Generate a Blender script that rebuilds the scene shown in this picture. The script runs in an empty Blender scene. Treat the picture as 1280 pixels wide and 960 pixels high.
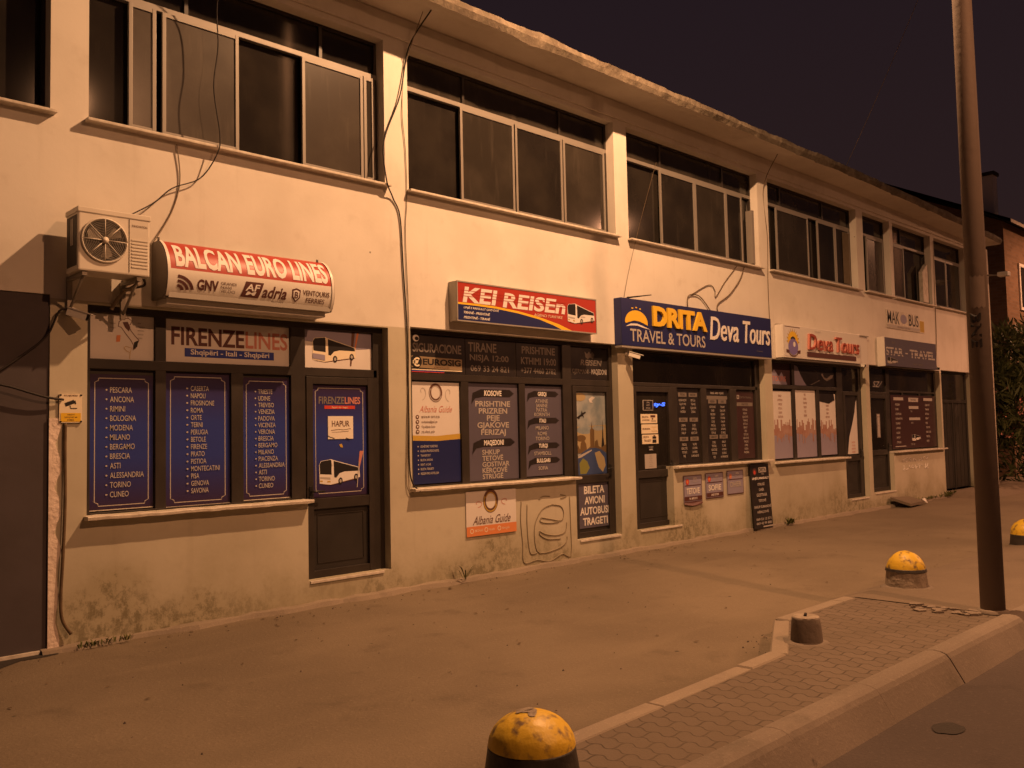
import bpy, bmesh, math, random
from mathutils import Vector, Matrix
R = math.radians
rnd = random.Random(7)
SC = bpy.context.scene
COL = SC.collection

# ------------------------------------------------------------------ camera, sky, lamps, exposure
PITCH, ROLL, YAW = R(3.20788406), R(-1.23877686), R(45.75395468)
fw = Vector((math.cos(YAW) * math.cos(PITCH), math.sin(YAW) * math.cos(PITCH), math.sin(PITCH)))
rt0 = Vector((math.sin(YAW), -math.cos(YAW), 0)); up0 = rt0.cross(fw)
rt = rt0 * math.cos(ROLL) + up0 * math.sin(ROLL); up = -rt0 * math.sin(ROLL) + up0 * math.cos(ROLL)
cam_data = bpy.data.cameras.new('camera'); cam = bpy.data.objects.new('camera', cam_data); COL.objects.link(cam)
cam_data.sensor_width = 36; cam_data.lens = 1107 / 1280 * 36; cam_data.clip_end = 2000; cam_data.clip_start = .05
cam.matrix_world = Matrix(((rt.x, up.x, -fw.x, 0), (rt.y, up.y, -fw.y, -7.2), (rt.z, up.z, -fw.z, 1.55), (0, 0, 0, 1)))
SC.camera = cam

world = bpy.data.worlds.new('World'); SC.world = world; world.use_nodes = True
wn = world.node_tree; wn.nodes.clear()
w_out = wn.nodes.new('ShaderNodeOutputWorld'); w_add = wn.nodes.new('ShaderNodeAddShader')
w_sky = wn.nodes.new('ShaderNodeTexSky'); w_sky.sky_type = 'NISHITA'; w_sky.sun_disc = False
w_sky.sun_elevation = R(-9); w_sky.sun_rotation = R(200)                      # long after sunset
w_b1 = wn.nodes.new('ShaderNodeBackground'); w_b1.inputs[1].default_value = .05
w_b2 = wn.nodes.new('ShaderNodeBackground'); w_b2.inputs[1].default_value = 1.18  # town glow in the night sky
w_geo = wn.nodes.new('ShaderNodeTexCoord'); w_sep = wn.nodes.new('ShaderNodeSeparateXYZ'); w_rmp = wn.nodes.new('ShaderNodeValToRGB')
wn.links.new(w_geo.outputs['Generated'], w_sep.inputs[0]); wn.links.new(w_sep.outputs[2], w_rmp.inputs[0])
e = w_rmp.color_ramp.elements
e[0].position = 0.0; e[0].color = (.026, .0125, .0090, 1); e[1].position = .55; e[1].color = (.0122, .0074, .0104, 1)
m_ = e.new(.22); m_.color = (.0180, .0096, .0100, 1)
wn.links.new(w_sky.outputs[0], w_b1.inputs[0]); wn.links.new(w_rmp.outputs[0], w_b2.inputs[0])
wn.links.new(w_b1.outputs[0], w_add.inputs[0]); wn.links.new(w_b2.outputs[0], w_add.inputs[1]); wn.links.new(w_add.outputs[0], w_out.inputs[0])

SODIUM_NEAR = (1.0, .520, .245)
SODIUM = (1.0, .45, .20)
SODIUM_DEEP = (1.0, .43, .21)
LAMP_POWER = dict(near=3350, across=2000, far=2600, far_fill=3600)
SC.view_settings.view_transform = 'Standard'; SC.view_settings.look = 'None'
SC.view_settings.exposure = 0.0; SC.view_settings.gamma = 1.0; SC.view_settings.use_curve_mapping = False

# ------------------------------------------------------------------ materials
def mat(name, col, rough=.7, spec=.3, metal=0.0, noise=None, bump=None, emit=None, coat=0):
    """noise = (scale, amount, second colour or None); bump = (scale, strength)"""
    m = bpy.data.materials.new(name); m.use_nodes = True
    n = m.node_tree.nodes; l = m.node_tree.links; b = n['Principled BSDF']
    b.inputs['Base Color'].default_value = (*col, 1); b.inputs['Roughness'].default_value = rough
    b.inputs['Specular IOR Level'].default_value = spec; b.inputs['Metallic'].default_value = metal
    if coat: b.inputs['Coat Weight'].default_value = coat; b.inputs['Coat Roughness'].default_value = .08
    tc = n.new('ShaderNodeTexCoord') if (noise or bump) else None
    if noise:
        t = n.new('ShaderNodeTexNoise'); t.inputs['Scale'].default_value = noise[0]; t.inputs['Detail'].default_value = 6
        l.new(tc.outputs['Object'], t.inputs['Vector'])
        r = n.new('ShaderNodeValToRGB'); r.color_ramp.elements[0].position = .38; r.color_ramp.elements[1].position = .68
        c2 = noise[2] if len(noise) > 2 else tuple(c * (1 - noise[1]) for c in col)
        r.color_ramp.elements[0].color = (*col, 1); r.color_ramp.elements[1].color = (*[a * (1 - noise[1]) + b_ * noise[1] for a, b_ in zip(col, c2)], 1)
        l.new(t.outputs[0], r.inputs[0]); l.new(r.outputs[0], b.inputs['Base Color'])
        rr = n.new('ShaderNodeMapRange'); rr.inputs[3].default_value = max(0, rough - .08); rr.inputs[4].default_value = min(1, rough + .12)
        l.new(t.outputs[0], rr.inputs[0]); l.new(rr.outputs[0], b.inputs['Roughness'])
    if bump:
        t2 = n.new('ShaderNodeTexNoise'); t2.inputs['Scale'].default_value = bump[0]; t2.inputs['Detail'].default_value = 8
        l.new(tc.outputs['Object'], t2.inputs['Vector'])
        bm_ = n.new('ShaderNodeBump'); bm_.inputs['Strength'].default_value = bump[1]; bm_.inputs['Distance'].default_value = .02
        l.new(t2.outputs[0], bm_.inputs['Height']); l.new(bm_.outputs[0], b.inputs['Normal'])
    if emit:
        b.inputs['Emission Color'].default_value = (*emit[0], 1); b.inputs['Emission Strength'].default_value = emit[1]
    return m

def nodes_of(m): return m.node_tree.nodes, m.node_tree.links, m.node_tree.nodes['Principled BSDF']
def N(n, t, **kw):
    x = n.new('ShaderNode' + t)
    for k, v in kw.items(): setattr(x, k, v)
    return x
def math_(n, l, op, a, b=None, clamp=False):
    x = n.new('ShaderNodeMath'); x.operation = op; x.use_clamp = clamp
    for i, v in enumerate((a, b)):
        if v is None: continue
        if isinstance(v, (int, float)): x.inputs[i].default_value = v
        else: l.new(v, x.inputs[i])
    return x.outputs[0]
def mixc(n, l, fac, a, b, blend='MIX'):
    x = n.new('ShaderNodeMix'); x.data_type = 'RGBA'; x.blend_type = blend
    for s, v in ((x.inputs[0], fac), (x.inputs[6], a), (x.inputs[7], b)):
        if isinstance(v, (int, float)): s.default_value = v
        elif isinstance(v, tuple): s.default_value = (*v, 1)
        else: l.new(v, s)
    return x.outputs[2]
def noise(n, l, vec, scale, detail=6, rough=.55):
    t = n.new('ShaderNodeTexNoise'); t.inputs['Scale'].default_value = scale; t.inputs['Detail'].default_value = detail; t.inputs['Roughness'].default_value = rough
    if vec is not None: l.new(vec, t.inputs['Vector'])
    return t.outputs[0]
def ramp(n, l, f, p0, p1, inv=False):
    x = n.new('ShaderNodeMapRange'); x.interpolation_type = 'SMOOTHSTEP'
    x.inputs[1].default_value = p0; x.inputs[2].default_value = p1
    x.inputs[3].default_value = 1.0 if inv else 0.0; x.inputs[4].default_value = 0.0 if inv else 1.0
    l.new(f, x.inputs[0]); return x.outputs[0]
def scaled(n, l, vec, s):
    x = n.new('ShaderNodeMapping'); x.inputs['Scale'].default_value = s; l.new(vec, x.inputs['Vector']); return x.outputs[0]

def plaster():
    m = mat('plaster', (.70, .65, .58), .85, .15); n, l, b = nodes_of(m)
    g = N(n, 'NewGeometry').outputs['Position']; sep = N(n, 'SeparateXYZ'); l.new(g, sep.inputs[0]); z = sep.outputs[2]
    big = noise(n, l, g, .9, 5); mid = noise(n, l, g, 4.5, 7); fine = noise(n, l, g, 26, 8, .7)
    streak = noise(n, l, scaled(n, l, g, (7, 7, .55)), 1.0, 6)
    c = mixc(n, l, ramp(n, l, big, .4, .66), (.72, .67, .60), (.635, .585, .515))
    c = mixc(n, l, math_(n, l, 'MULTIPLY', ramp(n, l, mid, .55, .75), .30), c, (.50, .44, .37))
    c = mixc(n, l, math_(n, l, 'MULTIPLY', ramp(n, l, streak, .56, .74), .22), c, (.47, .41, .34))
    coat = ramp(n, l, math_(n, l, 'ADD', z, math_(n, l, 'MULTIPLY', mid, .012)), 2.655, 2.662, True)
    c = mixc(n, l, math_(n, l, 'MULTIPLY', coat, .95), c, (.70, .69, .60), 'MULTIPLY')
    vsp = N(n, 'TexVoronoi'); vsp.inputs['Scale'].default_value = 1.35; l.new(g, vsp.inputs['Vector'])
    c = mixc(n, l, math_(n, l, 'MULTIPLY', ramp(n, l, vsp.outputs['Distance'], .010, .018, True), .8), c, (.12, .09, .06))
    # mould and splash stains that creep up from the pavement
    climb = math_(n, l, 'ADD', math_(n, l, 'MULTIPLY', noise(n, l, g, 1.25, 4), 1.75), math_(n, l, 'MULTIPLY', fine, .42))
    low = math_(n, l, 'SUBTRACT', climb, math_(n, l, 'MULTIPLY', z, 1.15))
    patch_ = ramp(n, l, noise(n, l, scaled(n, l, g, (1, 1, .3)), .55, 3), .40, .60)
    mould = math_(n, l, 'MULTIPLY', ramp(n, l, low, .62, .92), math_(n, l, 'ADD', math_(n, l, 'MULTIPLY', patch_, .75), .25))
    speck = ramp(n, l, math_(n, l, 'ADD', noise(n, l, scaled(n, l, g, (1, 1, .78)), 9.5, 10, .8), math_(n, l, 'MULTIPLY', z, -.12)), .42, .56)
    c = mixc(n, l, math_(n, l, 'MULTIPLY', math_(n, l, 'MULTIPLY', mould, speck), .92), c, (.055, .050, .032))
    damp = ramp(n, l, low, .30, .95)
    c = mixc(n, l, math_(n, l, 'MULTIPLY', damp, .55), c, (.30, .26, .16))
    l.new(c, b.inputs['Base Color'])
    bp = N(n, 'Bump'); bp.inputs['Strength'].default_value = .22; bp.inputs['Distance'].default_value = .012
    hh = math_(n, l, 'ADD', math_(n, l, 'MULTIPLY', mid, .8), math_(n, l, 'MULTIPLY', fine, .25)); l.new(hh, bp.inputs['Height']); l.new(bp.outputs[0], b.inputs['Normal'])
    return m

def asphalt(name, c0, c1, stain, bump=.55, kerb_shade=False):
    m = mat(name, c0, .88, .2); n, l, b = nodes_of(m)
    g = N(n, 'NewGeometry').outputs['Position']
    big = noise(n, l, g, .45, 6); mid = noise(n, l, g, 2.2, 7, .6); grit = noise(n, l, g, 42, 4, .7); tiny = noise(n, l, g, 130, 3, .7)
    worn = noise(n, l, scaled(n, l, g, (.35, 2.2, 1)), 1.2, 6)
    c = mixc(n, l, ramp(n, l, big, .36, .66), c0, c1)
    c = mixc(n, l, math_(n, l, 'MULTIPLY', ramp(n, l, worn, .50, .78), .35), c, tuple(x * 1.18 for x in c0))
    c = mixc(n, l, math_(n, l, 'MULTIPLY', ramp(n, l, mid, .55, .74), .55), c, stain)
    c = mixc(n, l, math_(n, l, 'MULTIPLY', ramp(n, l, grit, .55, .72), .35), c, tuple(x * 1.6 for x in c0))
    c = mixc(n, l, math_(n, l, 'MULTIPLY', ramp(n, l, tiny, .52, .7), .4), c, tuple(x * .45 for x in c0))
    vor = N(n, 'TexVoronoi'); vor.inputs['Scale'].default_value = 3.1; l.new(g, vor.inputs['Vector'])
    spot = ramp(n, l, vor.outputs['Distance'], .035, .075, True)
    c = mixc(n, l, math_(n, l, 'MULTIPLY', spot, ramp(n, l, mid, .5, .56)), c, tuple(x * .25 for x in c0))
    if kerb_shade:   # kerb shadow painted into the lane colour along the border stones
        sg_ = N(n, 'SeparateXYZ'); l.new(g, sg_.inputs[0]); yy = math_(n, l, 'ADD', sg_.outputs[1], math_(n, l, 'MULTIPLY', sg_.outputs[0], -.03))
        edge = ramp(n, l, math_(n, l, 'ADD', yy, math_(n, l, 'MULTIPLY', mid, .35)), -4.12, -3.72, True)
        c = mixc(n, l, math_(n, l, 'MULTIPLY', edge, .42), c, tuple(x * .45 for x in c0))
    l.new(c, b.inputs['Base Color'])
    bp = N(n, 'Bump'); bp.inputs['Strength'].default_value = bump; bp.inputs['Distance'].default_value = .01
    l.new(math_(n, l, 'ADD', grit, math_(n, l, 'MULTIPLY', mid, .8)), bp.inputs['Height']); l.new(bp.outputs[0], b.inputs['Normal'])
    return m

def pavers():
    m = mat('paving_blocks', (.2, .17, .14), .85, .2); n, l, b = nodes_of(m)
    g = N(n, 'NewGeometry').outputs['Position']; s = N(n, 'SeparateXYZ'); l.new(g, s.inputs[0]); x, y = s.outputs[0], s.outputs[1]
    wv = lambda v, a: math_(n, l, 'MULTIPLY', math_(n, l, 'SINE', math_(n, l, 'MULTIPLY', v, 2 * math.pi / .100)), a)
    cb = N(n, 'CombineXYZ'); l.new(math_(n, l, 'ADD', y, wv(x, .004)), cb.inputs[0]); l.new(math_(n, l, 'ADD', x, wv(y, .012)), cb.inputs[1])
    bt = N(n, 'TexBrick'); l.new(cb.outputs[0], bt.inputs['Vector']); bt.inputs['Scale'].default_value = 1
    bt.inputs['Brick Width'].default_value = .20; bt.inputs['Row Height'].default_value = .10; bt.inputs['Mortar Size'].default_value = .0055
    bt.inputs['Mortar Smooth'].default_value = .4; bt.inputs['Bias'].default_value = .1
    bt.inputs['Color1'].default_value = (.158, .124, .096, 1); bt.inputs['Color2'].default_value = (.138, .108, .083, 1); bt.inputs['Mortar'].default_value = (.080, .062, .047, 1)
    dirt = noise(n, l, g, 2.6, 6); grit = noise(n, l, g, 80, 3)
    c = mixc(n, l, math_(n, l, 'MULTIPLY', ramp(n, l, dirt, .42, .66), .6), bt.outputs['Color'], (.135, .105, .078))
    c = mixc(n, l, math_(n, l, 'MULTIPLY', ramp(n, l, grit, .5, .7), .3), c, (.10, .085, .07))
    l.new(c, b.inputs['Base Color'])
    bp = N(n, 'Bump'); bp.inputs['Strength'].default_value = .55; bp.inputs['Distance'].default_value = .012
    hh = math_(n, l, 'ADD', math_(n, l, 'MULTIPLY', bt.outputs['Fac'], -1.0), math_(n, l, 'MULTIPLY', grit, .25)); l.new(hh, bp.inputs['Height']); l.new(bp.outputs[0], b.inputs['Normal'])
    return m

def eave_concrete():
    m = mat('weathered_concrete', (.3, .26, .2), .9, .1); n, l, b = nodes_of(m)
    g = N(n, 'NewGeometry').outputs['Position']
    a = noise(n, l, g, 3.5, 8, .65); f = noise(n, l, g, 22, 8, .7); st = noise(n, l, scaled(n, l, g, (4, 4, 3)), 1.5, 6)
    c = mixc(n, l, ramp(n, l, a, .38, .62), (.20, .165, .125), (.115, .092, .07))
    c = mixc(n, l, math_(n, l, 'MULTIPLY', ramp(n, l, f, .56, .68), .45), c, (.30, .25, .19))
    c = mixc(n, l, math_(n, l, 'MULTIPLY', ramp(n, l, st, .52, .66), .6), c, (.10, .085, .06))
    l.new(c, b.inputs['Base Color'])
    bp = N(n, 'Bump'); bp.inputs['Strength'].default_value = .7; bp.inputs['Distance'].default_value = .03
    l.new(math_(n, l, 'ADD', a, math_(n, l, 'MULTIPLY', f, .5)), bp.inputs['Height']); l.new(bp.outputs[0], b.inputs['Normal'])
    return m

def glass(name, tint, film=(.05, .045, .04), amount=.5, rough=.07):
    m = mat(name, tint, rough, .38); n, l, b = nodes_of(m)
    g = N(n, 'NewGeometry').outputs['Position']
    a = noise(n, l, g, 1.7, 5); d = noise(n, l, scaled(n, l, g, (9, 9, 1.2)), 1.2, 5)
    c = mixc(n, l, math_(n, l, 'MULTIPLY', ramp(n, l, a, .38, .7), amount), tint, film)
    c = mixc(n, l, math_(n, l, 'MULTIPLY', ramp(n, l, d, .55, .75), amount * .35), c, tuple(x * 1.7 for x in film))
    l.new(c, b.inputs['Base Color']); b.inputs['Roughness'].default_value = rough
    return m

def print_blue(name, z0, z1, mid=(.030, .046, .24), end=(.038, .020, .050)):
    """poster film printed with a vertical fade: bright blue band in the middle"""
    m = mat(name, mid, .35, .4); n, l, b = nodes_of(m)
    s = N(n, 'SeparateXYZ'); l.new(N(n, 'TexCoord').outputs['Object'], s.inputs[0])
    r = N(n, 'ValToRGB'); el = r.color_ramp.elements; el[0].color = (*end, 1); el[1].color = (*end, 1)
    for p in (.38, .62):
        x = el.new(p); x.color = (*mid, 1)
    mr = N(n, 'MapRange'); mr.inputs[1].default_value = z0; mr.inputs[2].default_value = z1; l.new(s.outputs[2], mr.inputs[0]); l.new(mr.outputs[0], r.inputs[0]); l.new(r.outputs[0], b.inputs['Base Color'])
    return m

M = {}
M['plaster'] = plaster()
M['bare_plaster'] = mat('bare_plaster', (.78, .66, .58), .9, .1, noise=(9, .5, (.5, .4, .33)), bump=(30, .5))
M['eave'] = eave_concrete()
M['roofing'] = mat('roofing_felt', (.05, .045, .04), .9, .1)
M['sill'] = mat('sill_stone', (.66, .60, .52), .7, .25, noise=(14, .5, (.34, .28, .22)), bump=(40, .2))
M['alu'] = mat('aluminium_frame', (.235, .212, .19), .5, .4, .15, noise=(6, .35, (.27, .24, .2)))
M['brown_metal'] = mat('brown_painted_metal', (.030, .024, .020), .42, .4, 0, noise=(5, .4, (.048, .038, .031)))
M['door_metal'] = mat('dark_door_panel', (.028, .024, .021), .45, .4, 0, noise=(4, .4, (.042, .035, .030)))
M['gate_metal'] = mat('dark_grey_matt', (.080, .066, .070), .7, .2, 0, noise=(2.5, .45, (.055, .045, .043)), bump=(8, .1))
M['pane'] = glass('window_glass', (.018, .015, .013), (.034, .028, .022), .7)
M['pane_dusty'] = glass('dusty_glass', (.052, .042, .034), (.085, .070, .055), .7, .24)
M['pane_mid'] = glass('tinted_glass', (.030, .025, .020), (.052, .043, .034), .7, .1)
M['curtain'] = mat('curtain_cloth', (.16, .125, .085), .9, .1, noise=(12, .4))
M['white_print'] = mat('white_film', (.70, .66, .63), .4, .35, noise=(5, .18, (.55, .5, .46)))
M['white_ink'] = mat('white_ink', (.76, .72, .68), .5, .3)
M['grey_ink'] = mat('pale_grey_ink', (.44, .40, .37), .5, .3)
M['faint_ink'] = mat('faded_grey_ink', (.20, .17, .15), .5, .3)
M['black_ink'] = mat('black_ink', (.018, .015, .015), .5, .3)
M['brown_ink'] = mat('brown_ink', (.13, .06, .04), .5, .3)
M['red_ink'] = mat('red_ink', (.56, .060, .038), .42, .4)
M['faded_red'] = mat('faded_red_print', (.36, .19, .15), .45, .3, noise=(6, .6, (.46, .33, .29)))
M['deep_red'] = mat('deep_red_letters', (.34, .055, .035), .45, .35)
M['pale_red_ink'] = mat('pale_red_ink', (.55, .22, .17), .45, .3)
M['orange_ink'] = mat('orange_ink', (.68, .24, .09), .45, .3)
M['yellow_ink'] = mat('yellow_ink', (.80, .50, .03), .4, .4)
M['gold_ink'] = mat('gold_ink', (.52, .34, .06), .45, .35)
M['faint_gold'] = mat('faded_gold_film', (.27, .20, .12), .45, .35)
M['navy_ink'] = mat('navy_ink', (.014, .020, .10), .4, .4)
M['blue_ink'] = mat('blue_ink', (.03, .05, .30), .4, .4)
M['violet_ink'] = mat('violet_ink', (.20, .16, .40), .4, .4)
M['lilac_film'] = mat('lilac_film', (.30, .27, .36), .4, .35)
M['slate_film'] = mat('slate_film', (.105, .095, .135), .38, .4, noise=(3, .3, (.08, .07, .09)))
M['dark_film'] = mat('dark_film', (.022, .018, .019), .3, .45, noise=(4, .4, (.035, .028, .026)))
M['wine_film'] = mat('dark_wine_film', (.055, .026, .028), .35, .4)
M['maroon_ink'] = mat('maroon_ink', (.10, .035, .03), .4, .4)
M['sky_print'] = mat('printed_sky', (.22, .27, .30), .38, .4, noise=(5, .7, (.50, .50, .47)))
M['dusk_print'] = mat('printed_horizon', (.42, .33, .18), .38, .4)
M['sea_print'] = mat('printed_ocean', (.05, .08, .20), .38, .4)
M['land_print'] = mat('printed_land', (.22, .22, .06), .38, .4)
M['stone_print'] = mat('printed_tower', (.16, .10, .045), .38, .4)
M['sign_white'] = mat('sign_white_plastic', (.72, .68, .62), .35, .45, noise=(4, .2, (.6, .55, .5)))
M['sign_side'] = mat('sign_aluminium', (.38, .35, .31), .45, .4, .3)
M['sign_dark'] = mat('sign_end_cap', (.12, .10, .085), .5, .4)
M['sign_red'] = mat('sign_red_acrylic', (.40, .036, .022), .42, .35)
M['sign_navy'] = mat('sign_navy_acrylic', (.016, .021, .105), .28, .45)
M['ac_white'] = mat('ac_casing', (.70, .64, .55), .45, .4, noise=(6, .25, (.5, .43, .34)))
M['ac_dark'] = mat('ac_fins', (.05, .042, .036), .6, .3)
M['ac_fan'] = mat('ac_fan_plastic', (.30, .26, .21), .5, .3)
M['galv'] = mat('galvanised_steel', (.30, .27, .23), .5, .4, .5)
M['cam_white'] = mat('camera_housing', (.75, .72, .66), .35, .4)
M['black_plastic'] = mat('black_plastic', (.015, .014, .013), .4, .4)
M['cable'] = mat('cable_sheath', (.022, .016, .014), .6, .3)
M['grey_cable'] = mat('grey_cable_sheath', (.24, .19, .14), .6, .3)
M['conduit'] = mat('rusty_conduit', (.14, .095, .055), .7, .3, noise=(12, .6, (.06, .04, .025)))
M['paper'] = mat('paper_sheet', (.78, .72, .62), .8, .1)
M['cream'] = mat('cream_sticker', (.80, .70, .52), .5, .3)
M['spray'] = mat('spray_paint', (.28, .235, .17), .9, .05)
M['lane'] = asphalt('lane_asphalt', (.198, .158, .112), (.152, .120, .085), (.108, .085, .060), kerb_shade=True)
M['near_road'] = asphalt('street_asphalt', (.086, .068, .060), (.066, .052, .046), (.048, .038, .033))
M['patch'] = asphalt('dark_asphalt', (.050, .042, .038), (.040, .034, .03), (.030, .026, .022))
M['ground'] = asphalt('open_ground', (.16, .135, .105), (.12, .10, .08), (.09, .075, .06))
M['concrete'] = asphalt('kerb_concrete', (.225, .184, .148), (.170, .138, .110), (.105, .088, .068), .3)
M['border'] = asphalt('border_concrete', (.29, .237, .183), (.22, .18, .14), (.14, .115, .09), .25)
M['apron'] = asphalt('apron_concrete', (.185, .145, .108), (.150, .118, .088), (.115, .09, .067), .3)
M['pavers'] = pavers()
M['dome_yellow'] = mat('yellow_road_paint', (.62, .40, .030), .45, .4, noise=(16, .7, (.32, .21, .05)), bump=(25, .25))
_r = [x for x in M['dome_yellow'].node_tree.nodes if x.type == 'VALTORGB'][0].color_ramp; _r.elements[0].position = .52; _r.elements[1].position = .66; _r.elements[1].color = (.17, .105, .045, 1)
M['dome_black'] = mat('black_road_paint', (.022, .018, .016), .5, .4, noise=(10, .5, (.06, .048, .038)), bump=(22, .3))
M['bare_concrete'] = mat('chipped_concrete', (.36, .30, .24), .9, .15, noise=(14, .6, (.16, .13, .10)), bump=(35, .6))
M['stump_paint'] = mat('grey_bollard_concrete', (.19, .155, .125), .85, .2, noise=(9, .5, (.25, .205, .165)), bump=(30, .4))
M['pole'] = mat('pole_galvanised', (.180, .142, .122), .7, .25, .1, noise=(7, .55, (.20, .155, .13)), bump=(18, .15))
M['post'] = mat('post_concrete', (.55, .48, .40), .85, .15, noise=(5, .5, (.36, .30, .24)))
M['brick'] = None
M['leaf'] = mat('oleander_leaf', (.045, .060, .018), .6, .3, noise=(3, .6, (.085, .090, .03)))
M['flower'] = mat('oleander_flower', (.70, .30, .26), .7, .2, noise=(6, .4, (.75, .45, .36)))
M['weed'] = mat('weed_leaf', (.085, .10, .028), .7, .2, noise=(10, .6, (.15, .13, .05)))
M['bark'] = mat('bark', (.09, .065, .045), .9, .1, bump=(20, .5))
M['led'] = mat('blue_led', (.02, .05, .3), .4, .3, emit=((.06, .16, 1.0), 2.2))
M['led_white'] = mat('lamp_lens', (.9, .85, .7), .3, .3, emit=((1.0, .55, .22), 40))
def brick():
    m = mat('orange_brick', (.4, .2, .1), .9, .1); n, l, b = nodes_of(m)
    g = N(n, 'NewGeometry').outputs['Position']; s = N(n, 'SeparateXYZ'); l.new(g, s.inputs[0]); c = N(n, 'CombineXYZ')
    l.new(math_(n, l, 'ADD', s.outputs[0], s.outputs[1]), c.inputs[0]); l.new(s.outputs[2], c.inputs[1])
    bt = N(n, 'TexBrick'); l.new(c.outputs[0], bt.inputs['Vector']); bt.inputs['Scale'].default_value = 1
    bt.inputs['Brick Width'].default_value = .26; bt.inputs['Row Height'].default_value = .09; bt.inputs['Mortar Size'].default_value = .008
    bt.inputs['Color1'].default_value = (.20, .125, .08, 1); bt.inputs['Color2'].default_value = (.15, .095, .06, 1); bt.inputs['Mortar'].default_value = (.17, .13, .10, 1)
    l.new(bt.outputs[0], b.inputs['Base Color']); return m
M['brick'] = brick()

# ------------------------------------------------------------------ mesh builder
FONT = {}
def text_mesh(body, bold=0.0, shear=0.0):
    k = (body, bold, shear)
    if k not in FONT:
        c = bpy.data.curves.new('lettering', 'FONT'); c.body = body; c.size = 1; c.offset = bold; c.shear = shear; c.resolution_u = 3; c.fill_mode = 'BOTH'
        o = bpy.data.objects.new('lettering', c); COL.objects.link(o)
        dg = bpy.context.evaluated_depsgraph_get()
        me = bpy.data.meshes.new_from_object(o.evaluated_get(dg))
        vs = [v.co.copy() for v in me.vertices]; fs = [tuple(p.vertices) for p in me.polygons]
        bpy.data.objects.remove(o); bpy.data.curves.remove(c); bpy.data.meshes.remove(me)
        x0 = min(v.x for v in vs); x1 = max(v.x for v in vs); y0 = min(v.y for v in vs); y1 = max(v.y for v in vs)
        FONT[k] = (vs, fs, x0, x1, y0, y1)
    return FONT[k]

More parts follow.
